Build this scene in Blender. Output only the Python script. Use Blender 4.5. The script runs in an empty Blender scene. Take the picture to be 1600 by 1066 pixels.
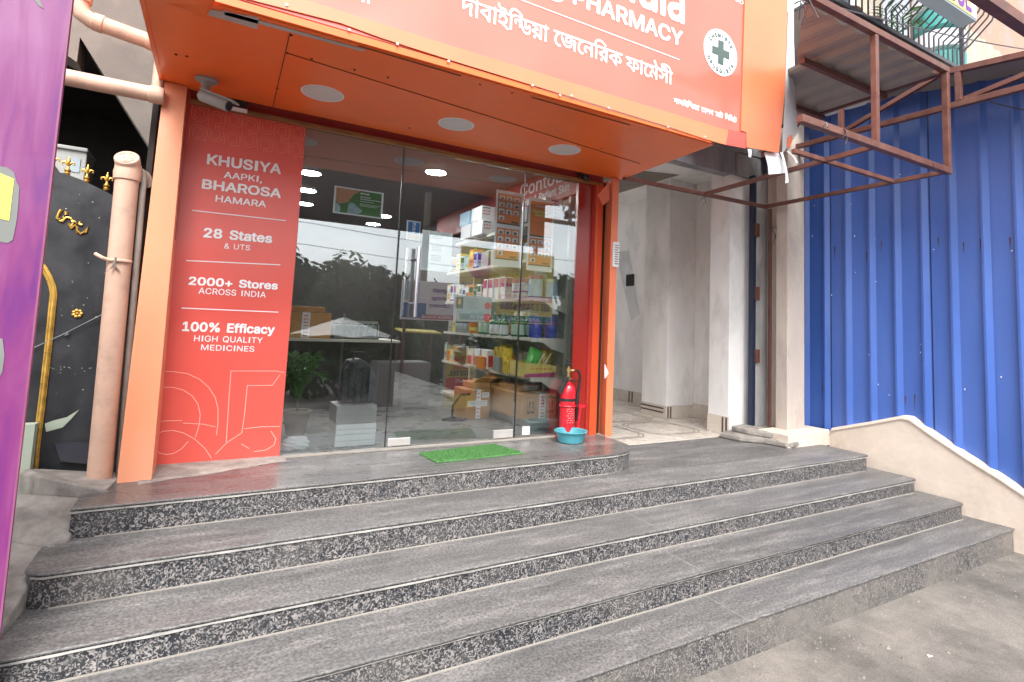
import bpy, bmesh, math, random, os
import numpy as np
from mathutils import Vector, Matrix

random.seed(7)
R = math.radians
SC = bpy.context.scene
COL = SC.collection

# ---------------------------------------------------------------- camera
# World: X along the shop front (right), Y into the shop, Z up.
# Z = 0 is the shop floor, Y = 0 the glass plane, the street lies at Z = -0.71.
STREET = -0.71
F_PX, CX, CY = 865.573, 851.251, 432.559          # focal length and optical centre on a 1600 x 1066 picture
YAW, PITCH, ROLL = R(30.35635551), R(5.14865891), R(2.3384056)
EYE = Vector((0.0, -4.2, 0.95))
_f = Vector((math.sin(YAW) * math.cos(PITCH), math.cos(YAW) * math.cos(PITCH), math.sin(PITCH)))
_r = Vector((math.cos(YAW), -math.sin(YAW), 0))
_u = _r.cross(_f)
RIGHT = _r * math.cos(ROLL) + _u * math.sin(ROLL)
UP = -_r * math.sin(ROLL) + _u * math.cos(ROLL)
cam_d = bpy.data.cameras.new('camera')
cam_d.sensor_width = 36
cam_d.lens = F_PX * 36 / 1600
cam_d.shift_x = (800 - CX) / 1600
cam_d.shift_y = (CY - 533) / 1600
cam_d.clip_start = 0.05
cam_d.clip_end = 500
cam = bpy.data.objects.new('camera', cam_d)
cam.matrix_world = Matrix.Translation(EYE) @ Matrix((RIGHT, UP, -_f)).transposed().to_4x4()
COL.objects.link(cam)
SC.camera = cam

# ---------------------------------------------------------------- sky, sun, exposure
SUN_EL, SUN_AZ = R(52), R(200)                      # compass angle: 180 = from the street side (-Y)
world = bpy.data.worlds.new('World')
SC.world = world
world.use_nodes = True
nt = world.node_tree
bg = nt.nodes['Background']
sky = nt.nodes.new('ShaderNodeTexSky')
sky.sky_type = 'NISHITA'
sky.sun_disc = False
sky.sun_elevation = SUN_EL
sky.sun_rotation = SUN_AZ
sky.dust_density = 4.0
sky.air_density = 1.0
bw = nt.nodes.new('ShaderNodeRGBToBW')
mixc = nt.nodes.new('ShaderNodeMix')
mixc.data_type = 'RGBA'
mixc.inputs['Factor'].default_value = 0.85          # overcast: nearly white cloud
nt.links.new(sky.outputs['Color'], bw.inputs[0])
nt.links.new(sky.outputs['Color'], mixc.inputs[6])
nt.links.new(bw.outputs[0], mixc.inputs[7])
nt.links.new(mixc.outputs[2], bg.inputs['Color'])
bg.inputs['Strength'].default_value = 0.15
sun_d = bpy.data.lights.new('sun', 'SUN')
sun_d.energy = 0.7
sun_d.angle = R(22)
sun_d.color = (1.0, 0.96, 0.9)
sun = bpy.data.objects.new('sun', sun_d)
_sd = Vector((math.sin(SUN_AZ) * math.cos(SUN_EL), math.cos(SUN_AZ) * math.cos(SUN_EL), math.sin(SUN_EL)))
sun.rotation_euler = _sd.to_track_quat('Z', 'Y').to_euler()
sun.location = (-2, -8, 9)
COL.objects.link(sun)
vs = SC.view_settings
vs.view_transform = 'Standard'
vs.look = 'None'
vs.gamma = 1
vs.exposure = 1.9
SC.cycles.max_bounces = 10
SC.cycles.transparent_max_bounces = 16
SC.cycles.sample_clamp_indirect = 6

# ---------------------------------------------------------------- measuring: a photo point on a known real plane
def ray(px, py):
    return RIGHT * ((px - CX) / F_PX) - UP * ((py - CY) / F_PX) + _f
def aY(px, py, y):
    d = ray(px, py); return EYE + d * ((y - EYE.y) / d.y)
def aX(px, py, x):
    d = ray(px, py); return EYE + d * ((x - EYE.x) / d.x)
def aZ(px, py, z):
    d = ray(px, py); return EYE + d * ((z - EYE.z) / d.z)

def lin(c):
    return tuple(((v / 255) / 12.92 if v <= 10 else (((v / 255) + 0.055) / 1.055) ** 2.4) for v in c) + (1.0,)

# ---------------------------------------------------------------- materials
def mat(name, col, rough=0.6, metal=0.0, var=0.12, scale=6.0, dirt=None, dirt_amt=0.35, dirt_scale=2.0, bump=0.0,
        bump_scale=60.0, coat=0.0, coat_rough=0.15, stretch=None, spec=0.5, wavy=0.0, wavy_scale=1.2, rough_var=0.1):
    m = bpy.data.materials.new(name)
    m.use_nodes = True
    t = m.node_tree
    L = t.links.new
    b = t.nodes['Principled BSDF']
    b.inputs['Roughness'].default_value = rough
    b.inputs['Metallic'].default_value = metal
    b.inputs['Specular IOR Level'].default_value = spec
    if coat:
        b.inputs['Coat Weight'].default_value = coat
        b.inputs['Coat Roughness'].default_value = coat_rough
    tc = t.nodes.new('ShaderNodeTexCoord')
    vec = tc.outputs['Object']
    if stretch:
        mp = t.nodes.new('ShaderNodeMapping')
        mp.inputs['Scale'].default_value = stretch
        L(vec, mp.inputs[0]); vec = mp.outputs[0]
    n = t.nodes.new('ShaderNodeTexNoise')
    n.inputs['Scale'].default_value = scale
    n.inputs['Detail'].default_value = 6
    L(vec, n.inputs['Vector'])
    mr = t.nodes.new('ShaderNodeMapRange')
    mr.inputs[1].default_value = 0.3; mr.inputs[2].default_value = 0.7
    mr.inputs[3].default_value = 1 - var; mr.inputs[4].default_value = 1 + var
    L(n.outputs['Fac'], mr.inputs[0])
    mul = t.nodes.new('ShaderNodeMix'); mul.data_type = 'RGBA'; mul.blend_type = 'MULTIPLY'
    mul.inputs['Factor'].default_value = 1
    mul.inputs[6].default_value = col if len(col) == 4 else tuple(col) + (1,)
    L(mr.outputs[0], mul.inputs[7])
    out = mul.outputs[2]
    if dirt:
        n2 = t.nodes.new('ShaderNodeTexNoise')
        n2.inputs['Scale'].default_value = dirt_scale
        n2.inputs['Detail'].default_value = 9
        n2.inputs['Roughness'].default_value = 0.68
        L(vec, n2.inputs['Vector'])
        r2 = t.nodes.new('ShaderNodeMapRange')
        r2.inputs[1].default_value = 0.48; r2.inputs[2].default_value = 0.75
        r2.inputs[4].default_value = dirt_amt
        L(n2.outputs['Fac'], r2.inputs[0])
        mx = t.nodes.new('ShaderNodeMix'); mx.data_type = 'RGBA'
        L(r2.outputs[0], mx.inputs['Factor'])
        L(out, mx.inputs[6])
        mx.inputs[7].default_value = dirt if len(dirt) == 4 else tuple(dirt) + (1,)
        out = mx.outputs[2]
    L(out, b.inputs['Base Color'])
    if rough_var:
        r3 = t.nodes.new('ShaderNodeMapRange')
        r3.inputs[1].default_value = 0.3; r3.inputs[2].default_value = 0.7
        r3.inputs[3].default_value = max(0.02, rough - rough_var); r3.inputs[4].default_value = min(1, rough + rough_var)
        L(n.outputs['Fac'], r3.inputs[0])
        L(r3.outputs[0], b.inputs['Roughness'])
    nrm = None
    if bump:
        nb = t.nodes.new('ShaderNodeTexNoise')
        nb.inputs['Scale'].default_value = bump_scale
        nb.inputs['Detail'].default_value = 5
        L(vec, nb.inputs['Vector'])
        bp = t.nodes.new('ShaderNodeBump')
        bp.inputs['Strength'].default_value = bump
        bp.inputs['Distance'].default_value = 0.01
        L(nb.outputs['Fac'], bp.inputs['Height'])
        nrm = bp.outputs[0]
    if wavy:
        nw = t.nodes.new('ShaderNodeTexNoise')
        nw.inputs['Scale'].default_value = wavy_scale
        nw.inputs['Detail'].default_value = 1
        L(tc.outputs['Object'], nw.inputs['Vector'])
        bw_ = t.nodes.new('ShaderNodeBump')
        bw_.inputs['Strength'].default_value = wavy
        bw_.inputs['Distance'].default_value = 0.1
        L(nw.outputs['Fac'], bw_.inputs['Height'])
        if nrm: L(nrm, bw_.inputs['Normal'])
        nrm = bw_.outputs[0]
    if nrm:
        L(nrm, b.inputs['Normal'])
        if coat: L(nrm, b.inputs['Coat Normal'])
    return m

def emit_mat(name, col, s):
    m = bpy.data.materials.new(name); m.use_nodes = True
    b = m.node_tree.nodes['Principled BSDF']
    b.inputs['Base Color'].default_value = (0.8, 0.8, 0.8, 1)
    b.inputs['Emission Color'].default_value = tuple(col) + (1,)
    b.inputs['Emission Strength'].default_value = s
    return m

def granite_mat(nm='speckled_granite', d0=0.48, d1=0.78, damt=0.5):
    m = bpy.data.materials.new(nm); m.use_nodes = True
    t = m.node_tree; L = t.links.new
    b = t.nodes['Principled BSDF']
    tc = t.nodes.new('ShaderNodeTexCoord')
    n = t.nodes.new('ShaderNodeTexNoise')
    n.inputs['Scale'].default_value = 54; n.inputs['Detail'].default_value = 4; n.inputs['Distortion'].default_value = 2.2
    L(tc.outputs['Object'], n.inputs['Vector'])
    cr = t.nodes.new('ShaderNodeValToRGB')
    e = cr.color_ramp
    e.elements[0].position = 0.44; e.elements[0].color = (0.016, 0.018, 0.023, 1)
    e.elements[1].position = 0.64; e.elements[1].color = (0.33, 0.30, 0.285, 1)
    x = e.elements.new(0.505); x.color = (0.045, 0.048, 0.055, 1)
    x = e.elements.new(0.56); x.color = (0.20, 0.19, 0.185, 1)
    L(n.outputs['Fac'], cr.inputs[0])
    n2 = t.nodes.new('ShaderNodeTexNoise')
    n2.inputs['Scale'].default_value = 2.6; n2.inputs['Detail'].default_value = 8; n2.inputs['Roughness'].default_value = 0.7
    L(tc.outputs['Object'], n2.inputs['Vector'])
    mr = t.nodes.new('ShaderNodeMapRange')
    mr.inputs[1].default_value = d0; mr.inputs[2].default_value = d1; mr.inputs[4].default_value = damt
    L(n2.outputs['Fac'], mr.inputs[0])
    mx = t.nodes.new('ShaderNodeMix'); mx.data_type = 'RGBA'
    L(mr.outputs[0], mx.inputs['Factor']); L(cr.outputs[0], mx.inputs[6])
    mx.inputs[7].default_value = (0.2, 0.185, 0.17, 1)
    L(mx.outputs[2], b.inputs['Base Color'])
    b.inputs['Roughness'].default_value = 0.38
    return m

def tread_mat(name, rough, col=(0.122, 0.118, 0.116)):
    m = bpy.data.materials.new(name); m.use_nodes = True
    t = m.node_tree; L = t.links.new
    b = t.nodes['Principled BSDF']
    tc = t.nodes.new('ShaderNodeTexCoord')
    n = t.nodes.new('ShaderNodeTexNoise')          # fine grain
    n.inputs['Scale'].default_value = 75; n.inputs['Detail'].default_value = 5; n.inputs['Roughness'].default_value = 0.7
    L(tc.outputs['Object'], n.inputs['Vector'])
    mp = t.nodes.new('ShaderNodeMapping'); mp.inputs['Scale'].default_value = (0.9, 5.0, 1.0)
    L(tc.outputs['Object'], mp.inputs[0])
    n2 = t.nodes.new('ShaderNodeTexNoise')         # trodden dust
    n2.inputs['Scale'].default_value = 2.2; n2.inputs['Detail'].default_value = 10; n2.inputs['Roughness'].default_value = 0.7
    L(mp.outputs[0], n2.inputs['Vector'])
    cr = t.nodes.new('ShaderNodeValToRGB'); e = cr.color_ramp
    e.elements[0].position = 0.33; e.elements[0].color = tuple(c * 0.72 for c in col) + (1,)
    e.elements[1].position = 0.72; e.elements[1].color = (col[0] * 1.75, col[1] * 1.7, col[2] * 1.64, 1)
    x = e.elements.new(0.5); x.color = tuple(col) + (1,)
    L(n2.outputs['Fac'], cr.inputs[0])
    mr = t.nodes.new('ShaderNodeMapRange')
    mr.inputs[1].default_value = 0.35; mr.inputs[2].default_value = 0.65
    mr.inputs[3].default_value = 0.5; mr.inputs[4].default_value = 1.55
    L(n.outputs['Fac'], mr.inputs[0])
    mul = t.nodes.new('ShaderNodeMix'); mul.data_type = 'RGBA'; mul.blend_type = 'MULTIPLY'; mul.inputs['Factor'].default_value = 1
    L(cr.outputs[0], mul.inputs[6]); L(mr.outputs[0], mul.inputs[7])
    m1 = t.nodes.new('ShaderNodeMapping'); m1.inputs['Scale'].default_value = (1 / 2.3, 2.7, 1)       # slab to slab
    L(tc.outputs['Object'], m1.inputs[0])
    fl = t.nodes.new('ShaderNodeVectorMath'); fl.operation = 'FLOOR'; L(m1.outputs[0], fl.inputs[0])
    wn = t.nodes.new('ShaderNodeTexWhiteNoise'); wn.noise_dimensions = '2D'; L(fl.outputs[0], wn.inputs['Vector'])
    r4 = t.nodes.new('ShaderNodeMapRange'); r4.inputs[3].default_value = 0.86; r4.inputs[4].default_value = 1.16; L(wn.outputs['Value'], r4.inputs[0])
    mu2 = t.nodes.new('ShaderNodeMix'); mu2.data_type = 'RGBA'; mu2.blend_type = 'MULTIPLY'; mu2.inputs['Factor'].default_value = 1
    L(mul.outputs[2], mu2.inputs[6]); L(r4.outputs[0], mu2.inputs[7])
    L(mu2.outputs[2], b.inputs['Base Color'])
    rr = t.nodes.new('ShaderNodeMapRange')
    rr.inputs[1].default_value = 0.3; rr.inputs[2].default_value = 0.7
    rr.inputs[3].default_value = rough; rr.inputs[4].default_value = min(1, rough + 0.25)
    L(n2.outputs['Fac'], rr.inputs[0]); L(rr.outputs[0], b.inputs['Roughness'])
    bp = t.nodes.new('ShaderNodeBump'); bp.inputs['Strength'].default_value = 0.12; bp.inputs['Distance'].default_value = 0.004
    L(n.outputs['Fac'], bp.inputs['Height']); L(bp.outputs[0], b.inputs['Normal'])
    return m

def street_mat():
    m = bpy.data.materials.new('dusty_concrete_street'); m.use_nodes = True
    t = m.node_tree; L = t.links.new; b = t.nodes['Principled BSDF']
    tc = t.nodes.new('ShaderNodeTexCoord')
    def noise(sc, de, ro=0.6):
        n = t.nodes.new('ShaderNodeTexNoise'); n.inputs['Scale'].default_value = sc; n.inputs['Detail'].default_value = de; n.inputs['Roughness'].default_value = ro
        L(tc.outputs['Object'], n.inputs['Vector']); return n
    big, fine, med = noise(1.4, 10, 0.68), noise(120, 4, 0.7), noise(9, 8, 0.7)
    cr = t.nodes.new('ShaderNodeValToRGB'); e = cr.color_ramp
    e.elements[0].position = 0.36; e.elements[0].color = (0.088, 0.08, 0.072, 1)
    e.elements[1].position = 0.68; e.elements[1].color = (0.215, 0.192, 0.168, 1)
    x = e.elements.new(0.5); x.color = (0.148, 0.134, 0.12, 1)
    L(big.outputs['Fac'], cr.inputs[0]); out = cr.outputs[0]
    for n, lo, hi in ((fine, 0.72, 1.28), (med, 0.85, 1.16)):
        mr = t.nodes.new('ShaderNodeMapRange'); mr.inputs[1].default_value = 0.33; mr.inputs[2].default_value = 0.67
        mr.inputs[3].default_value = lo; mr.inputs[4].default_value = hi; L(n.outputs['Fac'], mr.inputs[0])
        mu = t.nodes.new('ShaderNodeMix'); mu.data_type = 'RGBA'; mu.blend_type = 'MULTIPLY'; mu.inputs['Factor'].default_value = 1
        L(out, mu.inputs[6]); L(mr.outputs[0], mu.inputs[7]); out = mu.outputs[2]
    L(out, b.inputs['Base Color']); b.inputs['Roughness'].default_value = 0.9
    bp = t.nodes.new('ShaderNodeBump'); bp.inputs['Strength'].default_value = 0.5; bp.inputs['Distance'].default_value = 0.006
    L(fine.outputs['Fac'], bp.inputs['Height']); L(bp.outputs[0], b.inputs['Normal'])
    return m

def glass_mat(name, base, tint):
    m = bpy.data.materials.new(name); m.use_nodes = True
    t = m.node_tree; L = t.links.new
    t.nodes.remove(t.nodes['Principled BSDF'])
    out = t.nodes['Material Output']
    tr = t.nodes.new('ShaderNodeBsdfTransparent'); tr.inputs[0].default_value = tint
    gl = t.nodes.new('ShaderNodeBsdfGlossy'); gl.inputs['Roughness'].default_value = 0.0
    gl.inputs['Color'].default_value = (0.93, 0.97, 1.0, 1)
    fr = t.nodes.new('ShaderNodeFresnel'); fr.inputs['IOR'].default_value = 1.5
    ad = t.nodes.new('ShaderNodeMath'); ad.operation = 'ADD'; ad.use_clamp = True
    ad.inputs[1].default_value = base
    L(fr.outputs[0], ad.inputs[0])
    mx = t.nodes.new('ShaderNodeMixShader')
    L(ad.outputs[0], mx.inputs[0]); L(tr.outputs[0], mx.inputs[1]); L(gl.outputs[0], mx.inputs[2])
    df = t.nodes.new('ShaderNodeBsdfDiffuse'); df.inputs[0].default_value = (0.55, 0.54, 0.52, 1)   # film of dust
    tc = t.nodes.new('ShaderNodeTexCoord')
    n = t.nodes.new('ShaderNodeTexNoise'); n.inputs['Scale'].default_value = 3.0; n.inputs['Detail'].default_value = 9; n.inputs['Roughness'].default_value = 0.7
    L(tc.outputs['Object'], n.inputs['Vector'])
    mr = t.nodes.new('ShaderNodeMapRange'); mr.inputs[1].default_value = 0.4; mr.inputs[2].default_value = 0.8
    mr.inputs[3].default_value = 0.0; mr.inputs[4].default_value = 0.022
    L(n.outputs['Fac'], mr.inputs[0])
    mx2 = t.nodes.new('ShaderNodeMixShader')
    L(mr.outputs[0], mx2.inputs[0]); L(mx.outputs[0], mx2.inputs[1]); L(df.outputs[0], mx2.inputs[2])
    L(mx2.outputs[0], out.inputs['Surface'])
    return m

M = {}
M['granite'] = granite_mat()
M['granite_dusty'] = granite_mat('dusty_speckled_granite', 0.34, 0.66, 0.88)
M['tread'] = tread_mat('worn_granite_tread', 0.42)
M['platform'] = tread_mat('polished_granite_top', 0.2, (0.112, 0.107, 0.105))
M['nosing'] = mat('worn_nosing_strip', (0.50, 0.485, 0.46), 0.5, dirt=(0.16, 0.15, 0.14), dirt_amt=0.8, dirt_scale=9)
M['street'] = street_mat()
M['cream'] = mat('cream_plaster', (0.66, 0.56, 0.475), 0.85, var=0.08, scale=5, dirt=(0.36, 0.29, 0.235), dirt_amt=0.6, dirt_scale=2.4, bump=0.25, bump_scale=18)
M['cement'] = mat('rough_cement', (0.29, 0.265, 0.24), 0.92, var=0.3, scale=11, dirt=(0.09, 0.078, 0.068), dirt_amt=0.85, dirt_scale=3.5, bump=0.8, bump_scale=26)
M['grout'] = mat('pale_grout', (0.27, 0.245, 0.22), 0.9)
M['orange'] = mat('orange_cladding', (0.90, 0.155, 0.022), 0.42, var=0.05, scale=1.5, coat=0.25, coat_rough=0.25, dirt=(0.45, 0.1, 0.03), dirt_amt=0.3, dirt_scale=1.2)
M['orange_front'] = mat('orange_cladding_front', (0.80, 0.205, 0.09), 0.4, var=0.06, scale=2.5, coat=0.5, coat_rough=0.3, dirt=(0.55, 0.16, 0.07), dirt_amt=0.3, dirt_scale=3)
M['banner'] = mat('coral_vinyl', (0.86, 0.13, 0.085), 0.38, var=0.03, scale=1, coat=1.0, coat_rough=0.16, wavy=0.32, wavy_scale=1.5)
M['redpanel'] = mat('red_vinyl_panel', (0.70, 0.088, 0.066), 0.4, var=0.05, scale=1.3, coat=0.8, coat_rough=0.22, wavy=0.12, wavy_scale=1.6)
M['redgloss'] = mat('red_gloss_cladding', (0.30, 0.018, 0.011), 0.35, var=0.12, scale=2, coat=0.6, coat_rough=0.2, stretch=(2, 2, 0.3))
M['white'] = mat('white_print', (0.82, 0.82, 0.84), 0.5, var=0.02)
M['linepink'] = mat('pale_pink_print', (0.83, 0.42, 0.36), 0.5, var=0.02)
M['linered'] = mat('faint_orange_print', (0.85, 0.27, 0.15), 0.5, var=0.02)
M['cross'] = mat('green_grey_print', (0.07, 0.11, 0.095), 0.5, var=0.03)
M['seam'] = mat('dark_seam', (0.05, 0.02, 0.012), 0.8)
M['greyback'] = mat('grey_panel_back', (0.42, 0.40, 0.39), 0.55, var=0.08, dirt=(0.2, 0.18, 0.17), dirt_amt=0.4)
M['panelwhite'] = mat('round_light_diffuser', (0.62, 0.58, 0.57), 0.5, var=0.03)
M['wood'] = mat('worn_wood_rail', (0.30, 0.13, 0.045), 0.6, var=0.3, scale=14, stretch=(0.5, 5, 5))
M['dark'] = mat('dark_void_shade', (0.018, 0.014, 0.013), 0.8)  # near-black colour stands in for shade in gaps, holes and the recess
M['rust'] = mat('red_oxide_steel', (0.135, 0.052, 0.038), 0.5, var=0.25, scale=12, dirt=(0.22, 0.12, 0.09), dirt_amt=0.6, dirt_scale=7)
M['blue'] = mat('blue_profiled_sheet', (0.052, 0.125, 0.43), 0.4, var=0.14, scale=2.4, coat=0.3, coat_rough=0.25, dirt=(0.075, 0.14, 0.40), dirt_amt=0.6, dirt_scale=2.2, stretch=(1, 1, 0.25), wavy=0.12, wavy_scale=1.6)
M['roofsheet'] = mat('dusty_grey_roof_sheet', (0.32, 0.28, 0.25), 0.6, var=0.15, scale=4, dirt=(0.16, 0.12, 0.1), dirt_amt=0.6, dirt_scale=2)
M['pwall'] = mat('grey_distemper_wall', (0.84, 0.82, 0.80), 0.9, var=0.09, scale=3, dirt=(0.30, 0.27, 0.25), dirt_amt=0.5, dirt_scale=2.4, bump=0.35, bump_scale=14, stretch=(1, 1, 0.45))
M['pwhite'] = mat('whitewashed_plaster', (0.80, 0.79, 0.78), 0.9, var=0.06, scale=4, dirt=(0.34, 0.31, 0.29), dirt_amt=0.45, dirt_scale=3.2, bump=0.35, bump_scale=16, stretch=(1, 1, 0.5))
M['beige'] = mat('beige_plaster', (0.52, 0.45, 0.40), 0.9, var=0.08, scale=4, dirt=(0.22, 0.18, 0.155), dirt_amt=0.7, dirt_scale=3, bump=0.3, bump_scale=20, stretch=(1, 1, 0.4))
M['tilecream'] = mat('cream_marble_tile', (0.62, 0.56, 0.49), 0.25, var=0.06, scale=3, dirt=(0.36, 0.29, 0.24), dirt_amt=0.5, dirt_scale=1.6)
M['tileline'] = mat('brown_tile_inlay', (0.085, 0.055, 0.045), 0.4)
M['steelgrey'] = mat('scuffed_grey_steel', (0.24, 0.25, 0.27), 0.5, metal=0.25, var=0.35, scale=5, dirt=(0.45, 0.42, 0.38), dirt_amt=0.7, dirt_scale=4, stretch=(1, 1, 0.3))
M['pipe'] = mat('beige_painted_pipe', (0.62, 0.40, 0.30), 0.55, var=0.06, scale=6, dirt=(0.28, 0.2, 0.16), dirt_amt=0.5, dirt_scale=8, bump=0.12, bump_scale=40)
M['pinkorange'] = mat('weathered_orange_pillar', (0.82, 0.30, 0.15), 0.45, var=0.06, scale=2, coat=0.5, coat_rough=0.35, dirt=(0.66, 0.4, 0.3), dirt_amt=0.5, dirt_scale=2.2, stretch=(1, 1, 0.4))
M['gate'] = mat('black_gate_sheet', (0.028, 0.03, 0.034), 0.42, var=0.25, scale=5, dirt=(0.09, 0.09, 0.095), dirt_amt=0.5, dirt_scale=3, bump=0.05)
M['gold'] = mat('gold_paint', (0.60, 0.36, 0.08), 0.32, metal=0.75, var=0.2, scale=20)
M['concrete'] = mat('bare_grey_concrete', (0.21, 0.18, 0.16), 0.9, var=0.15, scale=4, dirt=(0.30, 0.25, 0.21), dirt_amt=0.6, dirt_scale=5, bump=0.3)
M['acwhite'] = mat('off_white_casing', (0.33, 0.335, 0.32), 0.5, var=0.06)
M['purple'] = None
M['yellow'] = mat('yellow_paint', (0.80, 0.74, 0.10), 0.5, var=0.05)
M['greyink'] = mat('grey_green_paint', (0.16, 0.17, 0.16), 0.6, var=0.1)
M['mint'] = mat('pale_green_wall', (0.40, 0.47, 0.38), 0.85, var=0.15, dirt=(0.36, 0.3, 0.26), dirt_amt=0.7, dirt_scale=3)
M['chrome'] = mat('brushed_steel', (0.72, 0.72, 0.74), 0.18, metal=1.0, var=0.05, rough_var=0.05)
M['fitting'] = mat('satin_patch_fitting', (0.62, 0.60, 0.58), 0.35, metal=0.5, var=0.08)
M['black'] = mat('black_plastic', (0.018, 0.018, 0.02), 0.4)
M['rubber'] = mat('black_rubber', (0.012, 0.012, 0.013), 0.6)
M['extred'] = mat('extinguisher_red', (0.62, 0.012, 0.025), 0.28, var=0.05, coat=0.5, coat_rough=0.1)
M['brass'] = mat('brass', (0.45, 0.32, 0.14), 0.35, metal=0.9)
M['teal'] = mat('teal_plastic', (0.065, 0.28, 0.34), 0.4, var=0.06, scale=5)
M['grassmat'] = mat('green_turf_fibre', (0.075, 0.21, 0.06), 0.85, var=0.3, scale=60)
M['card'] = mat('brown_cardboard', (0.56, 0.30, 0.12), 0.8, var=0.08, scale=5, dirt=(0.36, 0.19, 0.08), dirt_amt=0.4)
M['paper'] = mat('white_paper', (0.84, 0.84, 0.84), 0.7, var=0.03)
M['ink'] = mat('dark_ink', (0.03, 0.03, 0.035), 0.6)
M['shelf'] = mat('cream_shelf_steel', (0.68, 0.65, 0.57), 0.4, var=0.03)
M['peg'] = mat('grey_back_panel', (0.36, 0.36, 0.33), 0.6, var=0.05)
M['posterorange'] = mat('orange_poster', (0.88, 0.29, 0.09), 0.5, var=0.05, scale=2)
M['postergreen'] = mat('green_poster', (0.08, 0.24, 0.06), 0.5, var=0.4, scale=2)
M['skinprint'] = mat('skin_print', (0.62, 0.31, 0.17), 0.5, var=0.1)
M['bluegrey'] = mat('pale_blue_print', (0.35, 0.45, 0.48), 0.5, var=0.3, scale=20)
M['inked'] = mat('printed_grey', (0.3, 0.3, 0.3), 0.6)
M['redprint'] = mat('red_print', (0.66, 0.05, 0.05), 0.5, var=0.05)
M['blueprint'] = mat('blue_print', (0.03, 0.16, 0.42), 0.5, var=0.05)
M['purpleprint'] = mat('purple_print', (0.14, 0.04, 0.26), 0.5, var=0.05)
M['header'] = mat('dark_red_header', (0.38, 0.035, 0.035), 0.5, var=0.06)
M['ceil'] = mat('grey_shop_ceiling', (0.17, 0.16, 0.165), 0.8, var=0.04)
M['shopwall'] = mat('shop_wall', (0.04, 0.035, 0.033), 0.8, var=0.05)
M['shopfloor'] = mat('grey_shop_floor', (0.25, 0.245, 0.24), 0.3, var=0.06, scale=4, dirt=(0.24, 0.22, 0.2), dirt_amt=0.5, dirt_scale=2)
M['lamp'] = emit_mat('lit_led_disc', (1, 0.99, 0.97), 62.0)
M['bottlegreen'] = mat('green_bottle', (0.02, 0.17, 0.07), 0.15, var=0.05, coat=0.6, coat_rough=0.05)
M['labelgreen'] = mat('pale_green_label', (0.50, 0.66, 0.50), 0.5, var=0.1, scale=30)
M['jarblue'] = mat('royal_blue_jar', (0.035, 0.06, 0.42), 0.25, var=0.08, coat=0.5, coat_rough=0.08)
M['jarlid'] = mat('blue_lid', (0.02, 0.08, 0.30), 0.35)
M['jarpale'] = mat('pale_blue_jar', (0.42, 0.62, 0.80), 0.35, var=0.12, scale=25)
M['pinkband'] = mat('magenta_print', (0.50, 0.06, 0.22), 0.4)
M['packyellow'] = mat('glossy_yellow_pack', (0.76, 0.52, 0.05), 0.3, var=0.35, scale=26, coat=0.5)
M['packgreen'] = mat('glossy_green_pack', (0.12, 0.55, 0.10), 0.3, var=0.25, scale=14, coat=0.5)
M['boxyellow'] = mat('yellow_box', (0.80, 0.62, 0.18), 0.5, var=0.05)
M['tin_orange'] = mat('orange_tub', (0.75, 0.28, 0.04), 0.35, var=0.05)
M['bag'] = mat('dark_polythene', (0.045, 0.042, 0.05), 0.3, var=0.3, scale=10, bump=0.6, bump_scale=14)
M['leaf'] = mat('palm_leaf', (0.055, 0.15, 0.03), 0.5, var=0.3, scale=3)
M['terracotta'] = mat('terracotta', (0.40, 0.17, 0.09), 0.75, var=0.15, dirt=(0.4, 0.36, 0.3), dirt_amt=0.5)
M['potdark'] = mat('weathered_grey_pot', (0.22, 0.19, 0.17), 0.8, var=0.2, dirt=(0.4, 0.38, 0.34), dirt_amt=0.5, dirt_scale=5)
M['railblack'] = mat('dark_grille_paint', (0.06, 0.058, 0.07), 0.45, var=0.1)
M['tealpaint'] = mat('teal_paint', (0.06, 0.33, 0.30), 0.6, var=0.12)
M['signyellow'] = mat('pale_yellow_sign', (0.84, 0.76, 0.22), 0.5, var=0.03)
M['signgrey'] = mat('blue_grey_sign_casing', (0.30, 0.36, 0.40), 0.5, var=0.06)
M['tinsheet'] = mat('beige_tin_sheet', (0.42, 0.36, 0.29), 0.7, var=0.15, dirt=(0.24, 0.19, 0.15), dirt_amt=0.5, stretch=(3, 1, 0.4))
M['wall_far'] = mat('pale_bluish_wall', (0.62, 0.64, 0.72), 0.85, var=0.05)
M['window'] = mat('dark_window', (0.05, 0.055, 0.07), 0.15)
M['bark'] = mat('grey_brown_bark', (0.10, 0.075, 0.055), 0.9, var=0.3, scale=10, bump=0.6, bump_scale=20)
M['foliage'] = mat('dark_tree_leaves', (0.022, 0.046, 0.008), 0.8, spec=0.1, var=0.5, scale=1.5)
M['foliage2'] = mat('brownish_tree_leaves', (0.042, 0.045, 0.010), 0.8, spec=0.1, var=0.5, scale=1.5)
M['tarp'] = mat('yellow_tarp', (0.55, 0.46, 0.06), 0.5, var=0.15)
M['glass'] = glass_mat('shopfront_glass', 0.10, (0.93, 0.96, 0.96, 1))
M['clearwhite'] = mat('milky_tape', (0.7, 0.7, 0.68), 0.3)

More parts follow.
